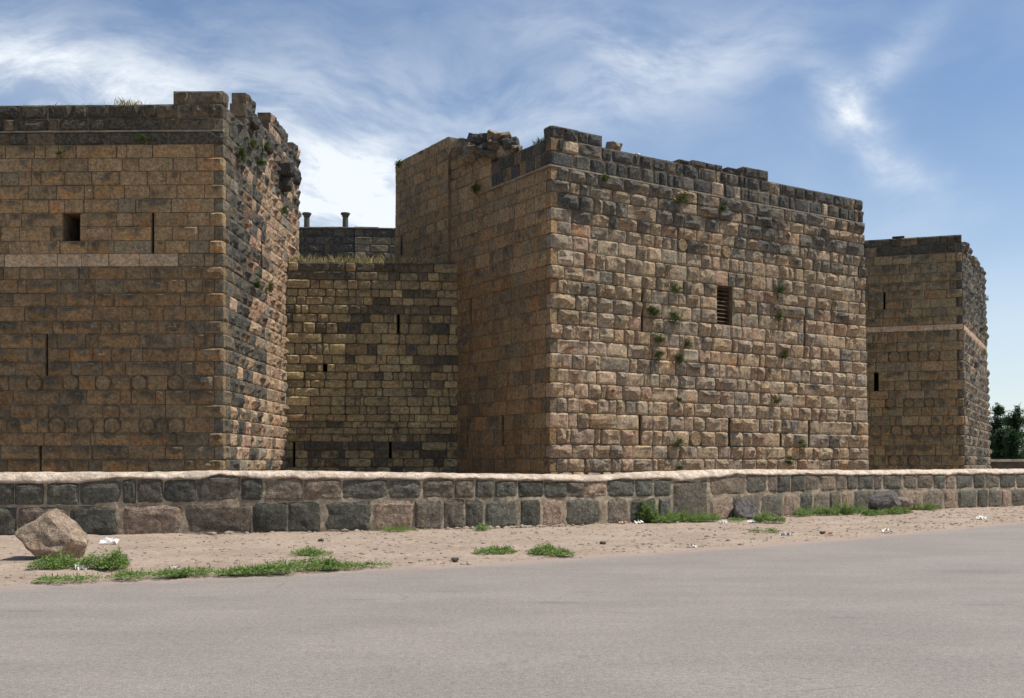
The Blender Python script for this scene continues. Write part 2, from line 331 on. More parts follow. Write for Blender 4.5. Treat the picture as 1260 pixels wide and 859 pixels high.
class Masonry:
    def __init__(s, root, zs, mat_j=M_STONE_J, mortar=M_MORT_TAN, cap=300, jname='distant_stone'):
        s.root, s.zs, s.st, s.mort, s.matj, s.mm, s.cap, s.jn = root, zs, [], MB(), mat_j, mortar, cap, jname
        s.open = []
    def snap(s, z): return min(s.zs, key=lambda q: abs(q-z))
    def hole(s, face, x0, x1, y0, y1):
        t0, t1 = face.t_of(x0), face.t_of(x1); Y = face.pt((t0+t1)/2, 6).y
        za, zb = s.snap(EYE+(HY-y1)*Y/F), s.snap(EYE+(HY-y0)*Y/F)
        if zb <= za: zb = s.zs[min(len(s.zs)-1, s.zs.index(za)+1)]
        s.open.append((face, min(t0, t1), max(t0, t1), za, zb)); return (min(t0, t1), max(t0, t1), za, zb)
    def drum(s, face, x, y, r=9):
        t = face.t_of(x); Y = face.pt(t, 6).y; z = EYE+(HY-y)*Y/F
        i = max(0, min(len(s.zs)-2, int(np.searchsorted(s.zs, z))-1)); za, zb = s.zs[i], s.zs[i+1]; R = (zb-za)*.54
        s.open.append((face, t-R-.01, t+R+.01, za+.001, zb-.001, 'drum'))
        vs, fs = [], []; n = 14; rng = random.Random(int(x*7+y))
        for ring, (rr, yy) in enumerate(((1, .2), (1, 0), (.86, -.055), (.5, -.045))):
            for a in range(n): vs.append((cos(2*pi*a/n)*R*rr, yy+rng.uniform(-.006, .006), sin(2*pi*a/n)*R*rr))
        for q in range(3):
            for a in range(n): b = (a+1) % n; fs.append((q*n+a, q*n+b, q*n+n+b, q*n+n+a))
        fs.append(tuple(3*n+a for a in range(n)))
        me = mesh_from('column_drum', vs, fs, M_SMOOTH); p = face.pt(t, (za+zb)/2)
        p_, d, L = face.at(z); o = link('column_drum', me, s.root, p, (0, 0, atan2(d.y, d.x)))
        g = rng.uniform(.8, 1.1); o.color = (.255*g, .182*g, .10*g, rng.uniform(.3, .5))
        # mortar bed behind the drum
        M = Matrix.Translation(p) @ Matrix.Rotation(atan2(d.y, d.x), 4, 'Z')
        s.mort.box(-R-.02, R+.02, .035, 1.2, za-p.z, zb-p.z, M)
    def stone(s, face, t0, t1, z0, z1, fam, tint, joint=.012, depth=.28, out=0., tilt=0., ampf=1., back=1.64, bin_=.03):
        s.st.append((face, t0, t1, z0, z1, fam, tint, joint, depth, out, tilt))
        zc = (z0+z1)/2; p, d, L = face.at(zc)
        M = Matrix.Translation(face.pt((t0+t1)/2, zc)) @ Matrix.Rotation(atan2(d.y, d.x), 4, 'Z')
        h = (t1-t0)/2; a, b = -h, h
        if t0 < .05: a = -h+.06
        if t1 > L-.05: b = h-.06
        s.mort.box(a, b, bin_-out, back, z0-zc, z1-zc, M)
    def courses(s, face, rng, spec, z_lo=0, z_hi=99, t_lo=None, t_hi=None, q0=None, q1=None, top=None):
        """spec(px, py, t, zc, rng) -> dict(fam, tint, wmin, wmax, joint, out)"""
        for i in range(len(s.zs)-1):
            z0, z1 = s.zs[i], s.zs[i+1]
            if z0 < z_lo-.01 or z1 > z_hi+.01: continue
            zc = (z0+z1)/2; p, d, L = face.at(zc)
            a = 0 if t_lo is None else t_lo; b = L if t_hi is None else t_hi
            if q0 is not None: a += .29 if (i % 2 == q0) else 0     # quoins: this face gives way on every other course
            if q1 is not None: b -= .29 if (i % 2 == q1) else 0
            cuts = sorted([(o[1], o[2]) for o in s.open if o[0] is face and o[3] < z1-.02 and o[4] > z0+.02])
            segs = []; c = a
            for u, v in cuts:
                if u > c+.03: segs.append((c, min(u, b)))
                c = max(c, v)
            if c < b-.03: segs.append((c, b))
            for u, v in segs:
                t = u
                while t < v-.01:
                    sp = spec(*PX(face.pt(t, zc)), t, zc, rng)
                    wd = rng.uniform(sp['wmin'], sp['wmax'])
                    if rng.random() < .14: wd *= 1.5
                    if rng.random() < .2: wd *= .52
                    e = t+wd
                    if e > v-sp['wmin']*.6: e = v
                    if top is None or min(top(t+.12), top(e-.12), top((t+e)/2)) >= zc:
                        s.stone(face, t, e, z0, z1, sp['fam'], sp['tint'], sp.get('joint', .012), sp.get('depth', .28), sp.get('out', 0)+rng.uniform(-.008, .012), rng.uniform(-1, 1)*sp.get('tilt', 0), back=sp.get('back', 1.64))
                    t = e
    def finish(s):
        rng = random.Random(5); rec = []
        for q in s.st:
            face, t0, t1, z0, z1, fam, tint, joint, depth, out, tilt = q
            zc = (z0+z1)/2; P = face.pt((t0+t1)/2, zc, out); a = PX(face.pt(t0, z0)); b = PX(face.pt(t1, z1))
            ar = abs(a[0]-b[0])*abs(a[1]-b[1]); cx, cy = PX(P)
            if not (0 < cx < 1260 and 0 < cy < 600): ar = 0
            p, d, L = face.at(zc)
            me, vs, fs, bs = FAM[fam][rng.randrange(len(FAM[fam]))]
            sc = ((t1-t0)-joint*2, depth, (z1-z0)-joint*1.6)
            rec.append((ar, P, (0, tilt, atan2(d.y, d.x)), sc, me, vs, fs, bs, tint, fam, max(sc[0], sc[2])))
        rec.sort(key=lambda r: -r[0])
        ind = [r for r in rec[:s.cap] if r[0] > 60]; rest = rec[len(ind):]
        for r in ind:
            o = link('stone', r[4], s.root, r[1], r[2], r[3]); o.color = r[8]
        if rest:
            V, Fc, T, B = [], [], [], []; base = 0
            for r in rest:
                v = np.array(r[5])*np.array(r[3]); cz, sz = cos(r[2][2]), sin(r[2][2]); ct, st_ = cos(r[2][1]), sin(r[2][1])
                x = v[:, 0]*ct+v[:, 2]*st_; z = -v[:, 0]*st_+v[:, 2]*ct; y = v[:, 1]
                V.append(np.stack([x*cz-y*sz+r[1].x, x*sz+y*cz+r[1].y, z+r[1].z], 1))
                Fc += [tuple(i+base for i in f) for f in r[6]]; base += len(v)
                T += [r[8]]*len(v); B += r[7]
            V = np.concatenate(V); me = mesh_from(s.jn, V.tolist(), Fc, s.matj)
            at = me.attributes.new('tint', 'FLOAT_COLOR', 'POINT'); at.data.foreach_set('color', np.array(T, dtype=np.float32).ravel())
            at = me.attributes.new('boss', 'FLOAT', 'POINT'); at.data.foreach_set('value', np.array(B, dtype=np.float32))
            o = link(s.jn, me, s.root); o['kind'] = 'stuff'
        s.mort.build('mortar_bed', s.mm, s.root)
        print(s.root.name, 'stones', len(ind), 'joined', len(rest))
def core(root, pts, z1, name='wall_core', mat=M_CORE, z0=-.3):
    n = len(pts); vs = [(p[0], p[1], z0) for p in pts]+[(p[0], p[1], z1) for p in pts]
    fs = [tuple(range(n))[::-1], tuple(range(n, 2*n))]+[(i, (i+1) % n, n+(i+1) % n, n+i) for i in range(n)]
    return link(name, mesh_from(name, vs, fs, mat), root)
def ledge(root, face, z, t0, t1, h=.07, out=.07, seed=1, mat=M_LEDGE, gap=.0):
    rng = random.Random(seed); mb = MB(); t = t0
    while t < t1-.02:
        e = min(t1, t+rng.uniform(.7, 1.3)); p, d, L = face.at(z)
        M = Matrix.Translation(face.pt(t, z)) @ Matrix.Rotation(atan2(d.y, d.x), 4, 'Z')
        o = out+rng.uniform(-.02, .012); hh = h*rng.uniform(.85, 1.1)
        mb.box(0, e-t-.006, -o, .1, -hh/2, hh/2, M); t = e
    return mb.build('ledge', mat, root)

TAN = (.37, .265, .165); BROWN = (.27, .185, .105); PINK = (.37, .24, .155); GREY = (.25, .215, .165); BASALT = (.075, .078, .074); LIGHT = (.46, .35, .24)
def jitc(c, rng, a=.14): g = 1+rng.uniform(-a, a); h = rng.uniform(-.04, .04); return [c[0]*g*(1+h), c[1]*g, c[2]*g*(1-h)]
def pick(rng, table, alpha, a=.14):
    r = rng.random()*sum(w for w, _ in table)
    for w_, c in table:
        r -= w_
        if r <= 0: break
    al = alpha+rng.uniform(-.18, .18)
    if c is BASALT: al = .55
    return tuple(jitc(c, rng, a))+(max(0, min(1, al)),)
def V2(px, Y): return Vector(((px-CX)/F*Y, Y))

# ================================================================== LEFT TOWER
Y0 = 32.6
c0 = V2(275.3, Y0); dS = Vector((.0236, 1)).normalized(); dF = Vector((1, -.0236)).normalized()
cfar = c0+dS*10.3; cleft = c0-dF*13.5
yl = [95, 111.5, 127.5, 145, 161, 177, 193.5, 210, 227, 244, 261, 278, 295.5, 311.5, 327.5, 343, 360, 376.5, 394.6, 410.5, 428, 444.8, 462, 479.7, 497.8, 514.3, 532.4, 548.6, 565.4, 580, 597, 614, 631]
zl = zlist(yl, Y0); zl += [zl[-1]+.42*i for i in (1, 2)]
root = thing('masonry_tower', 'brown stone tower filling the left of the view, with a small square window', 'tower')
LT = Masonry(root, zl, mortar=M_MORT_TAN)
f1 = Face((cleft, cleft), (c0, c0)); f2 = Face((c0, c0), (cfar, cfar))
win1 = LT.hole(f1, 77, 98, 261.5, 295)
for q in ((186.3, 189.3, 262, 311), (56, 58.9, 411, 461), (48.2, 50.8, 550, 580)): LT.hole(f1, *q)
for q in ((320.3, 323, 297, 341), (326, 328.3, 430, 461)): LT.hole(f2, *q)
for x, y in ((43, 471), (87, 471), (127, 471), (171, 471), (216, 471), (105, 523), (138, 523), (181, 523), (217, 523), (70, 523)): LT.drum(f1, x, y)
z_ledge = EYE+(HY-161)*Y0/F; z_par = EYE+(HY-127.5)*Y0/F; z_mer = EYE+(HY-111.5)*Y0/F
def spec_l1(px, py, t, z, rng):
    if py < 161: return dict(fam='soft', tint=pick(rng, [(8, (.075, .066, .048)), (1.5, (.17, .13, .08)), (.8, (.30, .23, .15))], .66), wmin=.45, wmax=1.1, joint=.014, depth=.5, back=.48)
    if py < 178: return dict(fam='soft', tint=pick(rng, [(6, (.07, .06, .045)), (3, (.18, .135, .08))], .66), wmin=.45, wmax=1.0, joint=.01)
    if 311 < py < 328 and px < 206: return dict(fam='flat', tint=pick(rng, [(1, (.50, .355, .215))], .08, .07), wmin=.9, wmax=1.7, joint=.006, out=.01)
    lower = py > 335
    return dict(fam=rng.choices(('mid', 'soft', 'flat'), (5, 3, 2) if lower else (2.5, 3.5, 4))[0], tint=pick(rng, [(5, (.355, .237, .12)), (2, (.32, .218, .115)), (1.3, (.285, .218, .13)), (.6, (.37, .235, .125))] if not lower else [(5, (.26, .178, .094)), (3, (.275, .178, .092)), (1.5, (.215, .165, .10))], .34 if not lower else .42), wmin=.5, wmax=1.15, joint=.009)
def spec_l2(px, py, t, z, rng):
    # dark basalt towards the corner and the top, warm stone lower down and farther back
    dk = max(0, min(1, 1.35-(t/4.6)))*(.92 if py < 500 else .45)+(.5 if z > 11.3 else 0)
    if t < .45: return dict(fam='soft', tint=pick(rng, [(3, (.215, .175, .115)), (2, (.17, .145, .105))], .5), wmin=.5, wmax=.9, joint=.006)
    if rng.random() < dk: return dict(fam='boss', tint=pick(rng, [(4, (.15, .135, .105)), (2, (.19, .16, .115)), (1, (.25, .17, .11))], .58), wmin=.5, wmax=.95, joint=.008, out=.0, depth=.21)
    return dict(fam='boss' if rng.random() < .75 else 'soft', tint=pick(rng, [(4, (.50, .36, .235)), (3, (.52, .35, .235)), (1.5, (.33, .28, .21))], .28), wmin=.45, wmax=.9, joint=.009, out=.0, depth=.22)
rng = random.Random(11)
LT.courses(f1, rng, spec_l1, 0, z_par, q1=0)
tm = f1.t_of(213)
LT.courses(f1, rng, lambda *a: dict(spec_l1(*a), wmin=.8, wmax=1.1), z_par, z_mer, t_lo=tm, top=None)
prof = [(0, 13.0), (.45, 13.0), (.5, 12.6), (2.4, 12.6), (2.45, 13.9), (4.2, 13.85), (4.3, 13.2), (5.7, 13.2), (5.75, 14.3), (8.4, 14.25), (8.5, 13.85), (9.2, 13.85), (9.3, 14.25), (10.4, 14.25)]
def top2(t): return float(np.interp(t, [p[0] for p in prof], [p[1] for p in prof]))
LT.courses(f2, rng, lambda *a: dict(spec_l2(*a), back=.5 if a[3] > 12.2 else 1.64), 0, 14.6, q0=1, top=top2)
LT.finish()
inn = 1.6
core(root, [cleft, c0-dF*inn+dS*inn-dF*0, cfar-dF*inn, cfar-dF*13.5-dF*0][0:0] or [cleft+dS*inn, c0+dS*inn-dF*inn, cfar-dF*inn, cleft+dS*10.3], z_ledge+.05)
ledge(root, f1, z_ledge, f1.t_of(-60), f1.at(5)[2]-.0, .05, .055, 3)
# broken overhanging blocks near the head of the side wall
for (t, z, w_, h_, o_) in ((7.3, 12.6, .8, .5, .45), (7.5, 12.1, .6, .45, .3), (3.0, 13.0, .7, .4, .2), (9.6, 12.9, .6, .5, .15), (5.2, 12.9, .55, .6, .15)):
    r2 = random.Random(int(t*100)); p = f2.pt(t, z, o_); me = FAM['old'][r2.randrange(22)][0]
    o = link('stone', me, root, p, (r2.uniform(-.1, .1), r2.uniform(-.12, .12), pi/2+r2.uniform(-.1, .1)), (w_, .7, h_)); o.color = (.10, .09, .075, .6)

# ================================================================== CENTRAL TOWER
YC = 36.0
C = (V2(676.3, YC), V2(678.2, YC)); d1 = Vector((.837, .547)).normalized(); d2 = Vector((-.547, .837)).normalized()
def along(P, d, px): kk = (px-CX)/F; t = (kk*P.y-P.x)/(d.x-kk*d.y); return P+d*t
R = (along(C[0], d1, 1070.5), along(C[1], d1, 1062)); Acr = (along(C[0], d2, 488), along(C[1], d2, 489.5))
yc = [153.4, 168, 184, 204, 220, 235, 254, 270, 286, 304.7, 325, 342, 359.5, 378.7, 397.5, 415.7, 433.6, 452.4, 469.8, 488.5, 507, 526.5, 546.6, 564, 581, 599, 617, 629.5]
zc_ = zlist(yc, YC); zc_ += [zc_[-1]+.44*i for i in (1, 2, 3)]
root = thing('masonry_tower', 'tall rough bossed middle tower with a barred window and tufts of green', 'tower')
CT = Masonry(root, zc_, mortar=M_MORT_TAN)
fL = Face(Acr, C); fR = Face(C, R)
winC = CT.hole(fR, 882.4, 901, 347.5, 396)
for q in ((788.8, 791.4, 353, 403), (786.8, 789.5, 509, 545), (896.6, 899.3, 510, 547), (989, 991.2, 375, 420), (995, 997.3, 513, 546), (960, 962, 529, 546)): CT.hole(fR, *q)
for q in ((577.6, 579.8, 362, 395), (574.2, 576, 509, 544), (617.6, 619.8, 509, 545), (495.5, 497.6, 284, 320)): CT.hole(fL, *q)
for x, y in ((839, 300), (893, 307), (856, 543)): CT.drum(fR, x, y)
zledge = EYE+(HY-204)*YC/F; zpar = EYE+(HY-168)*YC/F; zmer = EYE+(HY-153.4)*YC/F
def spec_cr(px, py, t, z, rng):
    if z > zledge: return dict(fam='old', tint=pick(rng, [(6, (.085, .083, .072)), (2, (.17, .15, .115)), (1.1, LIGHT)], .62), wmin=.36, wmax=.72, joint=.018, depth=.5, back=.48)
    up = (z-9.4)/1.3
    if rng.random() < max(0, min(.75, up)): return dict(fam='wild', tint=pick(rng, [(4, (.19, .165, .125)), (3, GREY), (1, TAN)], .60), wmin=.5, wmax=.9, joint=.014, out=.02)
    wide = .95-.012*t
    if py > 400: tb = [(6, (.445, .325, .205)), (1.6, (.44, .30, .195)), (2.4, (.38, .295, .205)), (.5, (.27, .225, .165)), (.9, (.47, .355, .23))]
    else: tb = [(6, (.385, .29, .185)), (.8, (.40, .27, .175)), (3, (.335, .262, .18)), (.6, (.24, .20, .145)), (.4, LIGHT)]
    return dict(fam=('boss', 'wild', 'soft')[rng.choices((0, 1, 2), (4, 2.0, 4.2))[0]], tint=pick(rng, tb, .29, .09), wmin=.42, wmax=wide, joint=.011, tilt=.012)
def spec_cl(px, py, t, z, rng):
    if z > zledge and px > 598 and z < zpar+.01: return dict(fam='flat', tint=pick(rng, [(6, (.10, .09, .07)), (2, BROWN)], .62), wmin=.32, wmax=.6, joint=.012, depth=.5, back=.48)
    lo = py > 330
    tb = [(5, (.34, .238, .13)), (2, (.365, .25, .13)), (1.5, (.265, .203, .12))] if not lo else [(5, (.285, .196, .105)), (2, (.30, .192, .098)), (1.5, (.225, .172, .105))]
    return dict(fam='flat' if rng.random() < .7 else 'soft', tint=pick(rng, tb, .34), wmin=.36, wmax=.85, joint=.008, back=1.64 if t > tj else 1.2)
tj = fL.t_of(553.5)
rng = random.Random(23)
CT.courses(fR, rng, spec_cr, 0, zpar, q0=1)
for a, b, hh in ((678.3, 741, 1), (835, 848, .35), (852, 888, .55), (896, 914, .6), (915, 944.5, .95)):
    t0, t1 = fR.t_of(a), fR.t_of(b); t = max(t0, 0); h = (zmer-zpar)*hh
    while t < t1-.1:
        e = min(t1, t+rng.uniform(.45, .8));  e = t1 if t1-e < .3 else e
        CT.stone(fR, t, e, zpar, zpar+h, 'old', pick(rng, [(1, (.08, .078, .068))], .6), .01, .5, rng.uniform(-.03, .02), rng.uniform(-.03, .03), back=.48); t = e
Lc = fL.at(6)[2]
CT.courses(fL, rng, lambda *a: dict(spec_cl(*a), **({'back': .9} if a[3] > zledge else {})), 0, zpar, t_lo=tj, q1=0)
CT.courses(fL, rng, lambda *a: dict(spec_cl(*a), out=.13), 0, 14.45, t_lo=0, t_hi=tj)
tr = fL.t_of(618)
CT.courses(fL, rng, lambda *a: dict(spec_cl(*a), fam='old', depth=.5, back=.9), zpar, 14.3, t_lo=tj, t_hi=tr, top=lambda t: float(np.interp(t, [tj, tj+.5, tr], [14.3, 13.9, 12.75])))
CT.stone(fL, Lc-.42, Lc-.02, zpar, zmer, 'old', (.10, .095, .08, .6), .01, .5, 0, 0, back=.48)
CT.finish()
core(root, [Acr[0]-d2*0+d1*inn-d2*.0, C[0]+d1*inn+d2*inn, R[0]+d2*inn, R[0]+d2*11, Acr[0]+d1*16], zledge+.1)
core(root, [fL.pt(.35, 5, -1.0)[:2], fL.pt(tj-.02, 5, -1.0)[:2], fL.pt(tj-.02, 5, -3.0)[:2], fL.pt(.35, 5, -3)[:2]], 14.3, 'wall_core')
ledge(root, fR, zledge+.02, 0, fR.at(10)[2], .05, .025, 5); ledge(root, fL, zledge+.02, fL.t_of(600), Lc, .08, .06, 6)
# window lintel and barred grille
t0, t1, za, zb = winC; p = fR.pt((t0+t1)/2, (za+zb)/2); rz = atan2(d1.y, d1.x)
fr = MB(); hw, hh = (t1-t0)/2, (zb-za)/2
for q in ((-hw, -hw+.05, -hh, hh), (hw-.05, hw, -hh, hh), (-hw+.05, hw-.05, -hh, -hh+.05), (-hw+.05, hw-.05, hh-.05, hh)): fr.box(q[0], q[1], .16, .22, q[2], q[3])
g = link('window_grille', mesh_from('window_grille', fr.v, fr.f, M_WOOD), root, p, (0, 0, rz))
sb = MB(); sb.box(-hw+.052, hw-.052, -.012, .012, -.022, .022); sme = mesh_from('slat', sb.v, sb.f, M_WOOD)
for i in range(9): link('slat', sme, g, (0, .185, -hh+.05+(i+.6)*(2*hh-.1)/9), (radians(-28), 0, 0))
# tumbled masonry behind the left shoulder of the tower
r2 = random.Random(3)
def rubble_block(root, p, s, c, nm='stone'):
    me = FAM['old' if r2.random() < .6 else 'wild'][r2.randrange(22)][0]
    o = link(nm, me, root, p, (r2.uniform(-.35, .35), r2.uniform(-.35, .35), r2.uniform(-.7, .3)), s); o.color = c
for (x, y, w_, h_, c) in ((573, 180, 26, 16, 0), (584, 172, 22, 14, 1), (597, 172, 22, 14, 1), (609, 170, 20, 12, 2), (619, 171, 20, 12, 0), (628, 178, 20, 14, 1), (612, 181, 26, 14, 0), (597, 186, 34, 16, 1), (622, 188, 22, 14, 2), (582, 188, 26, 18, 0), (568, 190, 18, 20, 0), (606, 193, 30, 14, 0), (636, 186, 14, 10, 0), (566, 178, 14, 14, 2), (590, 196, 44, 14, 0)):
    q = along(C[0], d2, x)+d1*.8; Yq = q.y
    rubble_block(root, W(x, y, Yq)+Vector((.0, -.2, 0)), (w_*Yq/F, .8, h_*Yq/F), ((.24, .19, .13, .4), (.12, .11, .095, .6), (.36, .30, .22, .2))[c])
core(root, [fL.pt(tj+.0, 5, -.5)[:2], fL.pt(fL.t_of(640), 5, -.5)[:2], fL.pt(fL.t_of(640), 5, -2.4)[:2], fL.pt(tj+.0, 5, -2.4)[:2]], 12.75, 'rubble_fill')
# single rounded block on the parapet
q = fR.pt(fR.t_of(762), zpar, -.2); me = FAM['wild'][4][0]
o = link('broken_stone', me, None, q+Vector((0, 0, .12)), (.2, .1, rz), (.42, .4, .45)); o.color = (.36, .28, .2, .45)
tag(o, 'round pale stone lump standing alone on the middle tower parapet', 'stone')

# ================================================================== CURTAIN WALL
cl_, cr_ = V2(351, 40.65), V2(565, 41.2)
ycu = [323.8, 335, 345.3, 356.5, 366, 376, 386.8, 397.5, 410.8, 423.4, 437.2, 448.4, 458, 468, 477.7, 488, 499.8, 510, 518.9, 526.5, 534.4, 543.8, 554, 564.4, 574.7, 587, 600, 613, 622]
root = thing('curtain_wall', 'shaded stone wall with open dark joints set back between left and middle towers', 'wall')
CW = Masonry(root, zlist(ycu, 41), mortar=M_MORT_DARK)
fC = Face((cl_, cl_), (cr_, cr_)); LC = fC.at(5)[2]
for q in ((488.6, 491.8, 390, 410), (397.5, 402.5, 448, 458), (360.5, 363, 546, 571), (478.5, 482, 545, 563)): CW.hole(fC, *q)
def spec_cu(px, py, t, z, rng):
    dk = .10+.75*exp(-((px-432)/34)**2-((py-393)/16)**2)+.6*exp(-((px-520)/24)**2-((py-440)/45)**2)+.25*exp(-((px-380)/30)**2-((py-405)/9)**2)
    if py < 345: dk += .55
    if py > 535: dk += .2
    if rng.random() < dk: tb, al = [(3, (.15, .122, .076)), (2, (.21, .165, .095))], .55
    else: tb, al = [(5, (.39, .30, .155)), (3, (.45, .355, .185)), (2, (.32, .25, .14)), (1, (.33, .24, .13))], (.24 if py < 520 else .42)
    sm = rng.random() < .18
    return dict(fam='old' if rng.random() < .75 else 'soft', tint=pick(rng, tb, al), wmin=.36 if not sm else .2, wmax=.95 if not sm else .42, joint=.012, tilt=.012, out=rng.uniform(-.03, .03))
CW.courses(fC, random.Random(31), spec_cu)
CW.finish()
ztop = CW.zs[-1]
core(root, [cl_+Vector((0, 1.6)), cr_+Vector((0, 1.6)), cr_+Vector((1.2, 9)), cl_+Vector((0, 9))], ztop-.03)
# ================================================================== INNER WALL and columns
YI = 60.0
root = thing('inner_wall', 'dark basalt upper wall seen against the sky between the left and middle towers', 'wall')
ia, ib, ic = V2(330, YI), V2(436, YI), V2(520, YI+.4)
zi = [12.2+.436*i for i in range(7)]; zi[-1] = EYE+(HY-281)*YI/F
IW = Masonry(root, [10.4, 10.9, 11.35, 11.8]+zi, mortar=M_MORT_DARK, cap=300)
def spec_i(px, py, t, z, rng):
    light = px > 425 and py > 292
    tb = [(5, (.22, .18, .12)), (2, (.14, .12, .09))] if light else [(6, (.07, .068, .06)), (1, (.13, .115, .085))]
    return dict(fam='soft', tint=pick(rng, tb, .3 if light else .55), wmin=.6, wmax=1.1, joint=.014)
fi1, fi2 = Face((ia, ia), (ib, ib)), Face((ib, ib), (ic, ic))
IW.courses(fi1, random.Random(41), spec_i); IW.courses(fi2, random.Random(42), spec_i); IW.finish()
mb = MB(); ztI = zi[-1]
for a, b, s_ in ((ia, ib, 1), (ib, ic, 2)):
    d = (b-a); M = Matrix.Translation((a.x, a.y, ztI)) @ Matrix.Rotation(atan2(d.y, d.x), 4, 'Z'); t = 0; rr = random.Random(s_)
    while t < d.length-.1:
        e = min(d.length, t+rr.uniform(.8, 1.4)); mb.box(t, e-.01, -.06, .8, .004, .07+rr.uniform(-.015, .02), M); t = e
mb.build('coping', M_LEDGE, root)
core(root, [ia+Vector((0, 1.5)), ib+Vector((0, 1.5)), ic+Vector((0, 1.5)), ic+Vector((3, 14)), ia+Vector((0, 14))], ztI-.05)
def lathe(prof, n=16):
    vs, fs = [], []
    for r, z in prof:
        for a in range(n): vs.append((r*cos(2*pi*a/n), r*sin(2*pi*a/n), z))
    for q in range(len(prof)-1):
        for a in range(n): b = (a+1) % n; fs.append((q*n+a, q*n+b, q*n+n+b, q*n+n+a))
    fs.append(tuple(range(n))[::-1]); fs.append(tuple((len(prof)-1)*n+a for a in range(n))); return vs, fs
for x, lb in ((377.5, 'stub of stone column with spreading capital on the inner wall, the one by the left tower'), (425, 'stub of stone column with spreading capital on the inner wall, farther from the left tower')):
    Yc = 63.; zt = EYE+(HY-262.3)*Yc/F; p = V2(x, Yc)
    cr = thing('stone_column', lb, 'column', 'columns above the inner wall', (p.x, p.y, ztI-.05))
    h = zt-(ztI-.05); link('shaft', mesh_from('shaft', *lathe([(.21, 0), (.21, .1), (.175, .14), (.165, h-.24)]), M_COLUMN, False), cr)
    link('capital', mesh_from('capital', *lathe([(.165, h-.24), (.20, h-.22), (.19, h-.17), (.275, h-.08), (.28, h)], 12), M_COLUMN), cr)

# ================================================================== RIGHT TOWER
YR = 52.
Rc = (V2(1188.5, YR), V2(1183.5, YR)); e1 = Vector((.954, -.2995)).normalized(); e2 = Vector((.483, .876)).normalized()
rl = Rc[0]-e1*9.5; Rl = (rl, rl); Rf = (along(Rc[0], e2, 1219.5), along(Rc[1], e2, 1211.5))
yr = [288.5, 298.5, 310, 321.4, 334, 344.5, 355, 365.5, 377, 388, 398.3, 405.3, 419, 430.5, 443, 455.5, 467, 479, 489.5, 500, 511, 523, 535, 547.6, 560.5, 572.5, 585, 598, 611]
root = thing('masonry_tower', 'farther stone tower at the right edge with a pale band wrapping its corner', 'tower')
RT = Masonry(root, zlist(yr, YR), mortar=M_MORT_TAN)
g1, g2 = Face(Rl, Rc), Face(Rc, Rf)
RT.hole(g1, 1087, 1089.4, 361, 383); RT.hole(g1, 1075.5, 1081, 456, 477)
for x, y in ((1100, 436), (1124, 436), (1149, 436), (1095.5, 494), (1118, 494), (1143.5, 494), (1077, 529), (1103, 529), (1128.5, 529), (1150, 529), (1100, 565), (1124, 565), (1171, 529)): RT.drum(g1, x, y)
zB0, zB1 = zlist([398.3, 405.3], YR)
def band(z): return zB0 < z < zB1
def spec_r1(px, py, t, z, rng):
    if band(z): return dict(fam='flat', tint=pick(rng, [(1, (.58, .42, .27))], 0, .06), wmin=1.2, wmax=2, joint=.004, out=.02)
    if z > 11.7: return dict(fam='soft', tint=pick(rng, [(6, (.075, .065, .05)), (1, BROWN)], .62), wmin=.5, wmax=1.1, joint=.01)
    lo = py > 410
    return dict(fam='soft' if rng.random() < .6 else 'flat', tint=pick(rng, [(5, (.33, .245, .13)), (2, (.27, .21, .12)), (1, (.33, .23, .12))] if lo else [(5, (.30, .225, .12)), (2, (.23, .185, .11)), (1, (.31, .21, .11))], .42), wmin=.45, wmax=1.0, joint=.012)
def spec_r2(px, py, t, z, rng):
    if band(z): return dict(fam='flat', tint=pick(rng, [(1, (.60, .42, .29))], 0, .06), wmin=1.2, wmax=2, joint=.004, out=.02)
    return dict(fam='wild' if rng.random() < .6 else 'boss', tint=pick(rng, [(4, (.24, .20, .145)), (2, (.33, .25, .17)), (1.5, (.13, .12, .10))] if z < 9 else [(3, (.12, .11, .09)), (2, (.2, .17, .13))], .4), wmin=.5, wmax=.95, joint=.012, out=.0, depth=.2)
rng = random.Random(51)
RT.courses(g1, rng, lambda *a: dict(spec_r1(*a), back=1.64 if a[3] < 12 else .6), q1=0)
nt = lambda t: 99 if not (.9 < t < 1.9 or 4.1 < t < 5.6 or 8.2 < t < 9.2) else 11.9
RT.courses(g2, rng, lambda *a: dict(spec_r2(*a), back=1.64 if a[3] < 12 else .6), q0=1, top=nt)
RT.stone(g1, g1.t_of(1098), g1.t_of(1113), RT.zs[-1], RT.zs[-1]+.12, 'old', (.09, .08, .065, .6), .01, .5, -.05, 0, back=.4)
RT.finish()
core(root, [Rl[0]+Vector((.2, 2)), Rc[0]+Vector((-.9, 1.9)), Rf[0]+Vector((-1.7, .3)), Rf[0]+Vector((-10, 3))], 11.9)

# ================================================================== LOW ROADSIDE WALL
base_pts = [(-19, 22.6), (-11.3, 23.5), (-5.6, 24.5), (-.6, 26.2), (3.6, 28.7), (7.6, 31.8), (9.5, 33.5), (14.3, 37.1), (18.3, 39.6), (26, 45.0), (40, 55)]
def polyeval(pts, xs):
    X = [p[0] for p in pts]; Yv = [p[1] for p in pts]; return np.interp(xs, X, Yv)
xs_d = np.linspace(-19, 40, 600); ys_d = polyeval(base_pts, xs_d)
kern = np.ones(41)/41; ys_s = ys_d.copy(); ys_s[20:-20] = np.convolve(ys_d, kern, 'valid')
def wallY(x): return float(np.interp(x, xs_d, ys_s))
def wall_at_px(px):
    kk = (px-CX)/F; f = xs_d-kk*ys_s; i = int(np.argmax(f > 0)); 
    if i == 0: i = 1
    a = f[i-1]/(f[i-1]-f[i]); x = xs_d[i-1]+a*(xs_d[i]-xs_d[i-1]); return Vector((x, wallY(x)))
def wall_dir(x): return Vector((.4, wallY(x+.2)-wallY(x-.2))).normalized()
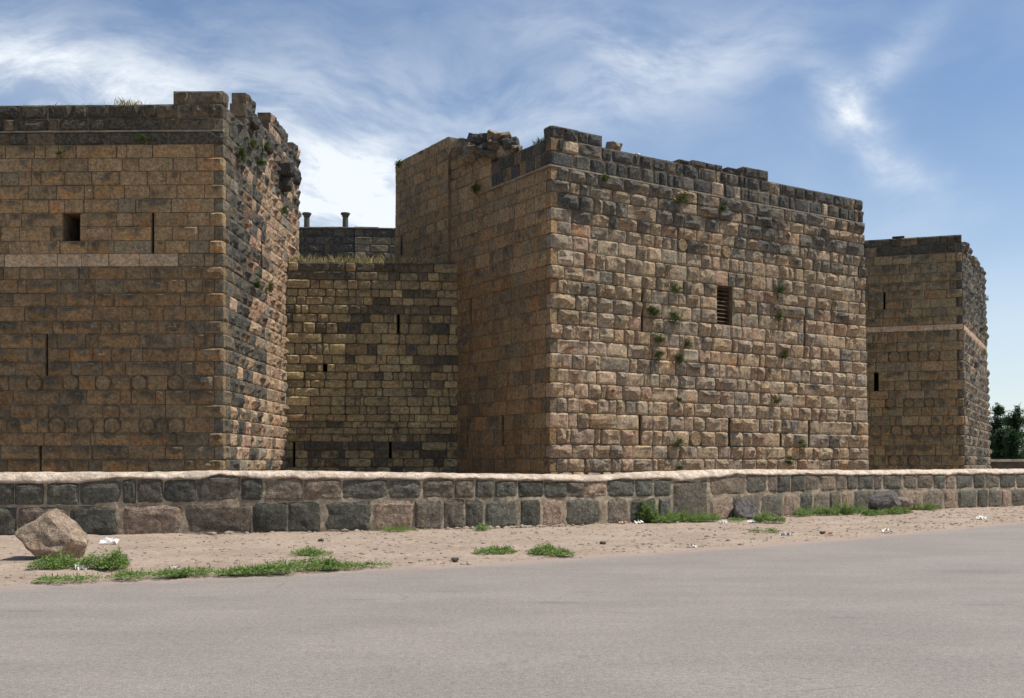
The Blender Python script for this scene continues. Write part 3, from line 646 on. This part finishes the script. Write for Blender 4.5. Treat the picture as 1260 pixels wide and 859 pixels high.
top_px = [(-60, 581.5), (17, 581), (130, 581), (250, 579.3), (350, 579), (500, 581), (600, 583), (700, 583.5), (745, 584.5), (800, 580.5), (900, 577.6), (1000, 578), (1080, 578.4), (1243, 576.8), (1300, 576.5)]
def topZ(px): y = float(np.interp(px, [p[0] for p in top_px], [p[1] for p in top_px])); Yv = wall_at_px(px).y; return EYE+(HY-y)*Yv/F
root = thing('roadside_wall', 'low wall of big dark basalt blocks with pale lime capping along the road', 'wall')
cap_h = [(-60, 14), (17, 13), (60, 14), (100, 12), (145, 8), (200, 10), (245, 9), (270, 5), (300, 9), (400, 10), (480, 10), (560, 7), (640, 8), (720, 9), (760, 6), (800, 9), (860, 11), (900, 7), (1000, 6), (1100, 6), (1300, 6)]
def capbot(px): y = float(np.interp(px, [p[0] for p in top_px], [p[1] for p in top_px]))+float(np.interp(px, [p[0] for p in cap_h], [p[1] for p in cap_h])); return EYE+(HY-y)*wall_at_px(px).y/F
topc = [(-60, -20), (-18, 17), (18, 54), (58, 97), (98.5, 149), (151, 167), (169, 200.5), (201, 241), (242.5, 295.5), (297, 323), (325, 372.5), (374, 420), (422, 477.5), (478.5, 517), (521, 558.5), (560, 583), (586, 608), (609, 636), (638, 669), (670, 698), (698.5, 719.5), (720.5, 747), (748, 781), (782, 803.5), (805, 826), (873, 918), (919, 944), (945, 956), (957, 972.5), (974, 991), (992, 1008), (1009, 1028), (1029, 1041.5), (1042.5, 1055), (1056, 1075), (1076, 1085), (1086, 1110), (1112, 1128), (1129, 1148), (1149, 1163), (1164, 1175.5), (1177, 1197), (1198, 1212), (1213, 1230), (1231, 1250), (1251, 1275), (1276, 1290), (1291, 1312)]
botc = [(-70, -25), (-22, 20), (22, 82), (86, 146), (150, 224), (228, 309), (311, 352.5), (355, 395), (397, 456), (459, 508.5), (510, 545), (546, 571), (573, 595), (596, 637), (640, 665), (668, 692.5), (695, 741), (747, 773), (776, 808), (811, 826), (827.5, 870.5), (873, 900), (901.5, 935), (936, 963), (965, 984), (985, 1000), (1001, 1020), (1021, 1035), (1036, 1050), (1052, 1074), (1075, 1090), (1091, 1106), (1107, 1134), (1135, 1160), (1162, 1178), (1179, 1202), (1203, 1216), (1217, 1232), (1233, 1243), (1245, 1272), (1274, 1300)]
pale_t = {374: .6, 99: .0, 720.5: 1, 873: .4, 992: .3, 1009: .6, 698.5: .2, 325: .45, 59: .3, 1042.5: .2, 1164: .7, 1076: .3, 1213: .2}
pale_b = {150: .75, 459: .9, 668: 1, 873: .9, 965: .9, 1036: .8, 1107: .9, 1162: .8, 1135: .3, 1001: .4, 228: .25, 1233: .9, 510: .3, 546: .25}
rw = random.Random(77); FB = ['']
def low_stone(px0, px1, zlo, zhi, pal):
    a, b = wall_at_px(px0), wall_at_px(px1); d = b-a; L = d.length; c = (a+b)/2
    vs, fs, bs = stone_shape(rw, nx=9, nz=7, margin=.1, amp=.16, rnd=rw.uniform(.02, .07), jit=.03, rounded=True)
    # soften the profile: pillow shape, irregular outline
    me = mesh_from('block', vs, fs, M_BASALT, False); at = me.attributes.new('boss', 'FLOAT', 'POINT'); at.data.foreach_set('value', [x*.5 for x in bs])
    zl_, zh_ = zlo+rw.uniform(0, .03), zhi-rw.uniform(0, .02)
    o = link('stone', me, root, (c.x, c.y, (zl_+zh_)/2), (0, rw.uniform(-.012, .012), atan2(d.y, d.x)), (L+.02, .34, zh_-zl_+.01))
    D = (.15, .143, .112); g = rw.uniform(.7, 1.3); pal = max(pal, rw.random()**5*.4); P_ = (.46, .33, .235)
    o.color = (D[0]*g*(1-pal)+P_[0]*pal, D[1]*g*(1-pal)+P_[1]*pal, D[2]*g*(1-pal)+P_[2]*pal, .36-.2*pal)
def zrel(px, py): return EYE+(HY-py)*wall_at_px(px).y/F
jl = [(-60, 623), (17, 622), (130, 621), (330, 616.5), (560, 613), (760, 612), (870, 610), (940, 607), (1040, 603), (1240, 601)]
def midz(px): return zrel(px, float(np.interp(px, [p[0] for p in jl], [p[1] for p in jl])))
for x0, x1 in topc:
    xm = (x0+x1)/2; low_stone(x0, x1, midz(xm)-.005, capbot(xm)-.0, pale_t.get(x0, 0))
for x0, x1 in botc:
    xm = (x0+x1)/2
    if x0 == 827.5: low_stone(x0, x1, .06, capbot(xm)-.02, .22)
    else: low_stone(x0, x1, -.03, midz(xm)-.022, pale_b.get(x0, 0))
# mortar body and capping swept along the wall
def sweep(name, mat, prof_fn, x0=-18.8, x1=39, n=420, smooth=True):
    vs, fs = [], []; m_ = None
    for i in range(n):
        x = x0+(x1-x0)*i/(n-1); p = Vector((x, wallY(x))); d = wall_dir(x); nin = Vector((-d.y, d.x))
        pr = prof_fn(CX+F*p.x/p.y, x)
        m_ = len(pr)
        for o_, z in pr: q = p+nin*o_; vs.append((q.x, q.y, z))
    for i in range(n-1):
        for j in range(m_): fs.append((i*m_+j, (i+1)*m_+j, (i+1)*m_+(j+1) % m_, i*m_+(j+1) % m_))
    fs.append(tuple(range(m_))[::-1]); fs.append(tuple((n-1)*m_+j for j in range(m_)))
    return link(name, mesh_from(name, vs, [f[::-1] for f in fs], mat, smooth), root)
def N(x, s, q=0): return mnoise.noise(Vector((x*s, q, 3.3)))
sweep('mortar_bed', M_MORT_PALE, lambda px, x: [(.015+.02*N(x, 2.1), -.3), (.012+.025*N(x, 3.1, 4), .6), (.02+.02*N(x, 2.7, 8), capbot(px)+.02), (.62, capbot(px)+.02), (.62, -.3)], smooth=False)
def capprof(px, x):
    zt = topZ(px)+.012*N(x, 1.3, 2)+.012*N(x, 5, 3); zb = capbot(px)+.045*N(x, 1.6, 7)+.03*N(x, 5.3, 9)
    zb = min(zb, zt-.06); h = zt-zb
    return [(-.035+.012*N(x, 7, 1), zb), (-.01+.02*N(x, 6, 2), zb+.35*h+.01*N(x, 8, 5)), (.06+.02*N(x, 5, 5), zb+.72*h), (.16+.03*N(x, 3, 6), zt-.02+.01*N(x, 7, 5)), (.35, zt+.01*N(x, 8, 4)), (.56, zt-.04), (.63, zb), (.3, zb-.02)]
sweep('lime_capping', M_CAP, capprof, n=900)

# ================================================================== GROUND, ROAD, VERGE
gm = MB(); gm.v = [(-1500, -300, -.12), (1500, -300, -.12), (1500, 2500, -.12), (-1500, 2500, -.12)]; gm.f = [(0, 1, 2, 3)]
tag(gm.build('ground', M_DIRT), kind='structure')
edge_px = [(-120, 727.5), (17, 722), (230, 713), (450, 702), (600, 694.5), (760, 684), (900, 674.3), (1000, 667), (1100, 658), (1180, 650.5), (1243, 644), (1300, 638)]
ed = [G(*p) for p in edge_px]; edge = [(-60, -8.), (-30, 4.5), (-14, 11.2)]+[(p.x, p.y) for p in ed]+[(26, 39.2), (40, 50), (60, 66)]
def roadY(x): return float(np.interp(x, [p[0] for p in edge], [p[1] for p in edge]))
xr = np.linspace(-59, 59, 360); offs = [.5, .1, -.25, -.7, -1.5, -3, -60]; dv = [1, 1, .75, .4, .12, 0, 0]
vs = []; fs = []; du = []
for x in xr:
    for o_, d_ in zip(offs, dv): vs.append((x, roadY(x)+o_, 0)); du.append(d_)
for i in range(len(xr)-1):
    for j in range(6): a = i*7+j; fs.append((a+1, a+8, a+7, a))
rme = mesh_from('road', vs, fs, M_ROAD); at = rme.attributes.new('dust', 'FLOAT', 'POINT'); at.data.foreach_set('value', du)
tag(link('road', rme), kind='structure')
def vz(x, y, v):
    n = mnoise.noise(Vector((x*.8, y*.8, 2)))*.03+mnoise.noise(Vector((x*2.7, y*2.7, 5)))*.022+mnoise.noise(Vector((x*8, y*8, 7)))*.008
    e = min(1, v*7)
    return -.022+e*.045+n*(.35+.65*e)+.02*mnoise.noise(Vector((x*.9, 1, 1)))*(1-e)
nxv, nyv = 700, 56; xv = np.linspace(-26, 34, nxv); vs = []; fs = []
def wY(x): return wallY(max(-19, min(40, x)))
for x in xv:
    ya, yb = roadY(x)-.35, max(wY(x)+.25, roadY(x)+.6)
    for j in range(nyv):
        v = (j/(nyv-1))**1.25; y = ya+(yb-ya)*v; vs.append((x, y, vz(x, y, v)))
for i in range(nxv-1):
    for j in range(nyv-1): a = i*nyv+j; fs.append((a, a+nyv, a+nyv+1, a+1))
tag(link('verge', mesh_from('verge', vs, fs, M_DIRT, True)), kind='structure')

# ================================================================== ROCKS, LITTER
def rock(name, seed, sx, sy, sz, cuts, mat, sub=4, nz=.06):
    import bmesh
    bm = bmesh.new(); bmesh.ops.create_icosphere(bm, subdivisions=sub, radius=1)
    rr = random.Random(seed); off = Vector((rr.random()*50, rr.random()*50, 0))
    for v in bm.verts:
        for (n_, d_) in cuts:
            n_ = Vector(n_).normalized(); t = v.co.dot(n_)-d_
            if t > 0: v.co -= n_*t
        v.co += v.co.normalized()*(mnoise.noise(v.co*2.2+off)*nz*1.6+mnoise.noise(v.co*6+off)*nz*.6)
        v.co = Vector((v.co.x*sx, v.co.y*sy, v.co.z*sz))
    me = bpy.data.meshes.new(name); bm.to_mesh(me); bm.free(); me.materials.append(mat)
    return me
def put_rock(name, me, p, rot, label, color, cat='boulder', group=None):
    o = link(name, me, None, p, rot); o.color = color; return tag(o, label, cat, group)
me = rock('boulder', 3, .60, .52, .52, [((.55, -.1, .9), .62), ((-.75, -.25, .75), .66), ((.05, -1, .25), .6), ((-.6, -.4, -.8), .68), ((.8, -.4, -.3), .8), ((.2, -.7, -.8), .72), ((-1, 0, -.05), .74)], M_BASALT, 5, .055)
p = G(66, 690); put_rock('boulder', me, (p.x-.10, p.y+.12, .37), (0, radians(14), 0), 'big tilted tan boulder at the left end of the verge', (.50, .37, .26, .27))
me = rock('boulder', 8, .46, .34, .36, [((.6, -.3, .9), .55), ((-.5, -.8, .4), .6), ((.9, -.7, .1), .5)], M_BASALT, 4, .06)
p = V2(921, wall_at_px(921).y-.55); put_rock('boulder', me, (p.x, p.y, .24), (0, .2, .3), 'dark grey boulder against the low wall beside short weeds', (.21, .19, .175, .42))
me = rock('boulder', 9, .62, .4, .36, [((-.3, -.2, .9), .5), ((-.5, -.8, .4), .6), ((.9, -.5, .3), .6)], M_BASALT, 4, .06)
p = V2(1089, wall_at_px(1089).y-.45); put_rock('boulder', me, (p.x, p.y, .44), (0, -.05, .1), 'dark wide boulder lying in tall weeds at the far right wall base', (.20, .18, .16, .42))
me = rock('boulder', 12, .3, .25, .22, [((-.3, -.2, .9), .5)], M_BASALT, 3, .06)
p = V2(1112, wall_at_px(1112).y-.4); put_rock('boulder', me, (p.x, p.y, .34), (0, .3, .1), 'small pale rock tilted beside the wide dark boulder', (.34, .28, .22, .3), 'rock')
me = rock('rock', 14, .07, .055, .045, [((0, 0, 1), .5)], M_BASALT, 3, .08)
for px, py, lb in ((1012, 658, 'fist sized dark stone on the bare verge near the road edge'), (395, 668, 'flat grey stone on the dirt verge below the low wall'), (742, 671, 'small dark stone beside the road edge, centre right'), (560, 692, 'little greenish stone at the road edge, centre')):
    p = G(px, py); put_rock('small_stone', me.copy(), (p.x, p.y, .055), (0, 0, px), lb, (.17, .15, .13, .4), 'stone', 'loose stones on the verge')
def paper(seed, s):
    rr = random.Random(seed); n = 6; vs, fs = [], []
    for j in range(n):
        for i in range(n): vs.append(((i/(n-1)-.5)*s*(1+.3*rr.random()), (j/(n-1)-.5)*s*.7*(1+.3*rr.random()), rr.random()*s*.4))
    for j in range(n-1):
        for i in range(n-1): a = j*n+i; fs.append((a, a+1, a+n+1, a+n))
    return vs, fs
for i, (px, py, s, m_, lb) in enumerate(((135, 671, .28, 0, 'crumpled white paper on the dirt right of the big boulder'), (100, 703, .2, 0, 'white scrap at the foot of the weeds under the big boulder'), (216, 702, .1, 0, 'tiny white scrap above the left grass strip'),
        (768, 646, .16, 1, 'reddish scrap at the wall foot left of a white one'), (786, 645.5, .24, 0, 'white scrap under the leftmost bush at the wall foot'), (765, 646, .16, 0, 'pale scrap near the first wall bush'), (840, 642.5, .3, 0, 'white scrap in front of the green strip below the big square block'),
        (886, 638, .22, 0, 'white scrap left of the pink bag'), (898, 638.5, .42, 1, 'pink plastic bag crumpled by the wall foot'), (889, 645, .2, 0, 'white scrap below the pink bag'), (926, 645, .22, 0, 'white scrap in front of the dark grey boulder'),
        (966, 634.5, .22, 0, 'white scrap in the weeds right of the dark grey boulder'), (968, 661.5, .22, 0, 'white scrap on bare dirt near the road, right side'), (1091, 656, .22, 0, 'white scrap on dirt close to the road below the far boulder'), (1020, 659, .14, 1, 'pinkish scrap beside the fist sized dark stone'), (1207, 640, .24, 0, 'white scrap on the verge near the right edge'),
        (850, 674.5, .18, 0, 'white scrap lying at the road edge, right of centre'), (616, 648, .26, 0, 'white scrap at the wall foot near the middle'), (1142, 622, .24, 0, 'white scrap at the end of the tall weeds by the wall'))):
    p = G(px, py); o = link('litter', mesh_from('litter', *paper(i, s), (M_PAPER, M_PINK)[m_]), None, (p.x, p.y, .03), (.25, 0, i*1.3)); tag(o, lb, 'litter', 'litter scattered on the verge')
# loose pebbles and chips: uncountable
rr = random.Random(99); mb = MB()
import bmesh
bmx = bmesh.new(); bmesh.ops.create_icosphere(bmx, subdivisions=1, radius=1); icv = [v.co.copy() for v in bmx.verts]; icf = [[v.index for v in f.verts] for f in bmx.faces]; bmx.free()
def add_pebble(mb, p, s):
    b = len(mb.v); M = Matrix.Rotation(rr.uniform(0, 6), 3, 'Z')
    sx, sy, sz = s*rr.uniform(.8, 1.5), s*rr.uniform(.6, 1.1), s*rr.uniform(.4, .8)
    for v in icv: q = Vector((v.x*sx, v.y*sy, v.z*sz))*rr.uniform(.8, 1.1); mb.v.append(M @ q+p)
    mb.f += [tuple(b+i for i in f) for f in icf]
for i in range(4200):
    x = rr.uniform(-12, 19); a, b_ = roadY(x), wY(x); v = rr.random()**1.3; y = a+.05+(b_-a-.1)*v
    add_pebble(mb, Vector((x, y, vz(x, y, max(.0, v*.95+.04)))), rr.choice((.01, .014, .02, .02, .03, .045))*rr.uniform(.7, 1.3))
for i in range(130):   # rubble at the foot of the wall
    px = rr.gauss(620, 45) if i < 60 else rr.uniform(17, 1243); q = wall_at_px(px); add_pebble(mb, Vector((q.x, q.y-.12-rr.random()*.15, .03)), rr.uniform(.03, .10))
tag(mb.build('gravel', simple_mat('pebble', (.30, .235, .18), .4, 3)), kind='stuff')

# ================================================================== PLANTS
def leaves(pts, s, rr, up=.5, lean=0):
    V, Fc, A_ = [], [], []
    for p in pts:
        a = rr.uniform(0, 2*pi); l = s*rr.uniform(.6, 1.4); wd = l*rr.uniform(.3, .5); bl = rr.random() < .05; wd *= .55 if bl else 1
        d = Vector((cos(a), sin(a), rr.uniform(-.2, 1)*up*2)).normalized(); sd_ = d.cross(Vector((0, 0, 1))).normalized()*wd/2
        if bl: d = (d*.5+Vector((0, 0, 1))).normalized(); l *= 2.1
        if rr.random() < .5: sd_ = (sd_+Vector((0, 0, wd*.3)))
        b = len(V); V += [p, p+d*l*.5+sd_, p+d*l+Vector((0, 0, -l*.15)), p+d*l*.5-sd_]; Fc.append((b, b+1, b+2, b+3)); g = rr.random(); A_ += [g]*4
    return V, Fc, A_
def leafmesh(name, data, mat):
    V, Fc, A_ = data; me = mesh_from(name, V, Fc, mat); at = me.attributes.new('leafv', 'FLOAT', 'POINT'); at.data.foreach_set('value', A_); return me
rr = random.Random(123)
def patch(px0, px1, py, hpx, label, dens=1., depth=None, s=.045, py1=None, group='weeds growing on the verge'):
    """a weed patch on the ground between two pixels of the photograph, as a mat with uneven height"""
    p0, p1 = G(px0, py), G(px1, py if py1 is None else py1); L = (p1-p0).length; H = hpx*p0.y/F
    D = depth or .35; pts = []; H *= 1.25; n = int(min(12000, 3400*L*dens*(.6+H*2.2)))
    cen = [(rr.random(), rr.uniform(.2, .8), rr.uniform(.10, .3), rr.uniform(.35, .95)) for _ in range(max(5, int(L*9)))]
    for _ in range(n):
        c = rr.choice(cen); a = rr.uniform(0, 2*pi); r = sqrt(rr.random())*c[2]*1.1
        u = c[0]*L+r*cos(a); v = c[1]*D+r*sin(a)*.8
        hh = H*c[3]*max(.1, 1-(r/(c[2]*1.15))**2)**.5*(.55+.9*max(0, mnoise.noise(Vector((u*7, v*7, px0)))+.3))
        if u < -.1 or u > L+.1: continue
        q = p0.lerp(p1, u/L)+Vector((0, (v-.25*D)*1.5, 0)); pts.append(Vector((q.x, q.y, .035+hh*rr.random()**.55)))
    tag(link('weed_patch', leafmesh('weed_patch', leaves(pts, s, rr, .5), M_WEED)), label, 'weeds', group)
patch(45, 150, 702, 20, 'leafy green weeds spilling round the right foot of the big boulder', 1.2, .55)
patch(45, 78, 719, 5, 'small weed mat in the lower left corner by the road', .7, .3)
patch(92, 122, 717, 5, 'thin weed mat between the lower left corner one and the next', .4, .2)
patch(144, 172, 714, 8, 'single small round weed near the left road edge', 1, .25)
patch(186, 306, 712, 8, 'long low strip of green weeds on the left road edge', 1, .35, py1=709)
patch(306, 356, 708, 13, 'thickest clump in the left row of road edge weeds', 1.1, .5)
patch(362, 412, 703, 12, 'fourth clump of the left row, beside the thickest', 1, .4)
patch(416, 442, 701, 6, 'last small clump at the right end of the left row', .8, .25)
patch(362, 398, 686, 7, 'flat weed tuft alone on the dirt above the left row', .9, .35)
patch(452, 474, 699, 3, 'faint sparse weed dot past the left row', .4, .2)
patch(590, 636, 683, 6, 'left half of the flat weed pair at the centre road edge', .9, .35)
patch(638, 700, 685, 10, 'right half of the flat weed pair at the centre road edge', 1, .5)
patch(776, 806, 645, 22, 'bushy upright weed against the wall left of the big square block', 1.4, .4)
patch(806, 882, 645, 14, 'low green band of weeds below the big square block', 1.2, .6, py1=643)
patch(900, 915, 643, 5, 'thin weeds left of the dark grey boulder', .6, .3)
patch(934, 962, 645, 13, 'round weed at the right side of the dark grey boulder', 1.2, .4)
patch(985, 1066, 637, 15, 'tall dense weeds left of the wide dark boulder', 1.3, .8, py1=634)
patch(1066, 1120, 636, 8, 'tall dense weeds in front of the wide dark boulder', 1.3, .7, py1=633)
patch(1118, 1150, 629, 9, 'thinning weeds right of the wide dark boulder', .9, .5)
patch(1160, 1238, 624, 5, 'sparse dry weeds along the far right wall foot', .35, .3)
patch(475, 508, 656, 9, 'dusty tuft at the wall foot below the pale square block', .45, .25)
patch(578, 598, 655, 9, 'small tuft at the wall foot near the stone chips', .5, .2)
patch(925, 960, 657, 3, 'faint flat weeds on bare dirt below the dark grey boulder', .35, .5)
def wall_plant(face, px, py, r_px, label, n=260, mat=M_WALLPLANT, hang=.4, group='plants rooted in the masonry'):
    t = face.t_of(px); Y = face.pt(t, 6).y; z = EYE+(HY-py)*Y/F; c = face.pt(t, z, .12); r = r_px*Y/F; pts = []
    lob = [(rr.gauss(0, .45), rr.gauss(0, .4)) for _ in range(6)]
    p_, d, L = face.at(z)
    for _ in range(int(n*1.3)):
        a, b = rr.choice(lob); a += rr.gauss(0, .22); b += rr.gauss(0, .22)
        pts.append(c+Vector((d.x*a*r, d.y*a*r, b*r-hang*r*.2))+Vector((d.y, -d.x, 0))*rr.random()*r*.5)
    tag(link('wall_plant', leafmesh('wall_plant', leaves(pts, .09, rr, .3), mat)), label, 'plant', group)
for q in ((800, 385, 9, 'round green tuft beside the upper arrow slit of the middle tower'), (828, 390, 10, 'bigger green tuft right of the one beside the upper arrow slit'), (829, 356, 6, 'thin green sprig high above the pair of tufts, left of the barred window'),
          (806, 418, 7, 'green tuft below the pair of tufts on the middle tower'), (841, 424, 7, 'right tuft of the second row on the middle tower'), (808, 437, 6, 'left tuft of the lowest pair on the middle tower'), (831, 440, 9, 'dark green tuft trailing at the bottom of the tuft group'),
          (832, 492, 4, 'tiny green sprig midway down the middle tower'), (834, 546, 7, 'green tuft low on the middle tower between two slits'), (832, 575, 6, 'tuft just above the low wall on the middle tower'),
          (952, 494, 6, 'bright tuft low and right on the middle tower'), (962, 437, 6, 'tuft halfway up the right part of the middle tower'), (955, 357, 9, 'loose green spray right of the barred window'), (955, 390, 6, 'small tuft below the loose spray right of the window'),
          (885, 256, 5, 'green sprig below the parapet near the tower centre top'), (834, 246, 8, 'grey green tuft under the middle tower parapet'), (984, 547, 6, 'tuft beside the far right lower slit'), (968, 566, 7, 'dark tuft at the foot of the middle tower right part'), (740, 220, 5, 'small tuft under the parapet near the tower corner')):
    wall_plant(fR, q[0], q[1], q[2], q[3], int(20+q[2]*26))
wall_plant(fL, 590, 232, 9, 'dark plant hanging on the shaded side of the middle tower', 260)
wall_plant(fL, 494, 203, 8, 'plant on the far top corner of the middle tower', 150)
wall_plant(f1, 177, 173, 7, 'green sprig under the parapet of the left tower front', 120); wall_plant(f1, 78, 190, 5, 'dark sprig near the left tower top', 60)
for q in ((292, 190, 8, 'green tuft nearest the corner at the top of the left tower side'), (306, 178, 7, 'green tuft second from the corner at the top of the left tower side'), (322, 182, 6, 'green tuft at the head of the left tower side, third from its corner'), (316, 200, 5, 'small hanging tuft below the others on the left tower side'),
          (310, 352, 7, 'tuft halfway down the left tower side, nearer the corner'), (327, 354, 6, 'tuft halfway down the left tower side, farther from the corner'), (344, 258, 6, 'tuft on the far part of the left tower side')): wall_plant(f2, q[0], q[1], q[2], q[3], int(30+q[2]*28))
wall_plant(g2, 1206, 405, 5, 'plant growing on the pale band of the right tower', 90); wall_plant(g2, 1208, 434, 5, 'plant just below the pale band of the right tower', 90); wall_plant(g2, 1212, 368, 4, 'plant poking out of the right tower silhouette', 70)
def blades(name, area, n, h, mat, wd=.012):
    V, Fc, A_ = [], [], []
    for _ in range(n):
        p = area(rr); a = rr.uniform(0, 2*pi); l = h*rr.uniform(.4, 1.3); w2 = Vector((cos(a), sin(a), 0))*wd; ln = Vector((rr.gauss(0, .25), rr.gauss(0, .25), 1)).normalized()*l
        b = len(V); V += [p-w2, p+w2, p+ln*.6+w2*.7, p+ln+Vector((ln.x, ln.y, 0))*.5]; Fc.append((b, b+1, b+2, b+3)); A_ += [rr.random()]*4
    return leafmesh(name, (V, Fc, A_), mat)
tag(link('dry_grass', blades('dry_grass', lambda r: Vector((r.uniform(cl_.x, cr_.x-.5-abs(r.gauss(0, 1.2))), 41.6+r.uniform(-.9, 3.5), ztop-.03)), 3600, .33, M_DRY)), kind='stuff')
zt1 = z_par
tag(link('grass_tuft', blades('grass_tuft', lambda r: Vector((f1.pt(f1.t_of(r.gauss(152, 9)), 12).x, Y0+.35+r.uniform(-.1, .2), zt1-.03)), 120, .30, M_DRY, .006)), 'wispy grass tuft on top of the left tower parapet', 'grass')
tag(link('grass_tuft', blades('grass_tuft', lambda r: Vector((f1.pt(f1.t_of(r.uniform(17, 110)), 12).x, Y0+.35+r.uniform(-.1, .2), zt1-.03)), 90, .16, M_DRY, .006)), 'thin short grass along the far left parapet top', 'grass')
tag(link('grass_tuft', blades('grass_tuft', lambda r: fL.pt(fL.t_of(r.gauss(656, 3)), zpar, -.2), 60, .25, M_WALLPLANT, .01)), 'green grass sprout on the parapet by the middle tower corner', 'grass')
# ---- trees at the far right
def tree(px, ytop, Y, wpx, label, seed, trunk_lean=0):
    r = random.Random(seed); base = V2(px, Y); H = EYE+(HY-ytop)*Y/F; wd = wpx*Y/F/2
    t = thing('conifer_tree', label, 'tree', 'dark conifers beyond the right tower', (base.x, base.y, -.1))
    tv, tf = [], []; n = 8
    for i, (zz, rad) in enumerate(((0, .17), (H*.4, .12), (H*.8, .05), (H*.98, .015))):
        for a in range(n): tv.append((rad*cos(2*pi*a/n)+trunk_lean*zz/H, rad*sin(2*pi*a/n), zz))
    for q in range(3):
        for a in range(n): b = (a+1) % n; tf.append((q*n+a, q*n+b, q*n+n+b, q*n+n+a))
    pts = []
    for _ in range(46):
        zz = H*(.13+.82*r.random()**1.1); L = wd*(1.08-zz/H)**.75*r.uniform(.55, 1.25)*1.15; a = r.uniform(0, 2*pi); e = Vector((cos(a)*L, sin(a)*L, L*r.uniform(.1, .5)))
        o = Vector((trunk_lean*zz/H, 0, zz)); sd_ = e.cross(Vector((0, 0, 1))).normalized()*.03; b = len(tv)
        tv += [tuple(o-sd_), tuple(o+sd_), tuple(o+e), tuple(o+Vector((0, 0, .06)))]; tf += [(b, b+1, b+2), (b, b+2, b+3), (b+1, b+3, b+2)]
        for _ in range(150):
            f = r.random()**.6; pts.append(o+e*f+Vector((r.gauss(0, .2), r.gauss(0, .2), r.gauss(0, .16)))*(.5+f*.7)*min(1.4, wd))
    for _ in range(120): pts.append(Vector((trunk_lean+r.gauss(0, .07), r.gauss(0, .07), H*r.uniform(.85, 1.03))))
    link('trunk', mesh_from('trunk', tv, tf, M_BARK), t); link('crown', leafmesh('crown', leaves(pts, .2, r, .5), M_TREE), t)
for q in ((1226, 497, 78, 26, 'slim dark conifer right beside the right tower wall', 1, .1), (1240, 512, 84, 26, 'dark conifer with rounded top behind the slim one', 2), (1251, 500, 80, 30, 'tall dark conifer at the right edge of the photo', 3), (1268, 508, 82, 34, 'conifer rightmost of the row', 4), (1216, 520, 90, 24, 'low conifer mostly hidden by the right tower', 5), (1233, 528, 76, 26, 'short bushy conifer in front of the row', 6), (1290, 498, 84, 36, 'conifer outside right edge, last in row', 7), (1246, 530, 74, 24, 'short bushy conifer at the right end in front', 8)): tree(*q)
# far pale wall below the trees
bw = thing('garden_wall', 'distant low pale wall under the trees at far right', 'wall')
mb = MB(); a = V2(1205, 66); mb.box(a.x, a.x+22, 66, 66.5, -.2, 1.74); mb.build('wall_body', simple_mat('far_wall', (.10, .085, .06), .4, 2), bw)
mb = MB(); mb.box(a.x, a.x+22, 65.93, 66.57, 1.744, 1.90); mb.build('coping', M_CAP, bw)
# white scrap on parapet
q = fR.pt(fR.t_of(788.5), zpar+.05, -.25); o = link('litter', mesh_from('litter', *paper(50, .2), M_PAPER), None, q, (.3, 0, 0)); tag(o, 'small white scrap on the parapet top of the middle tower', 'litter')
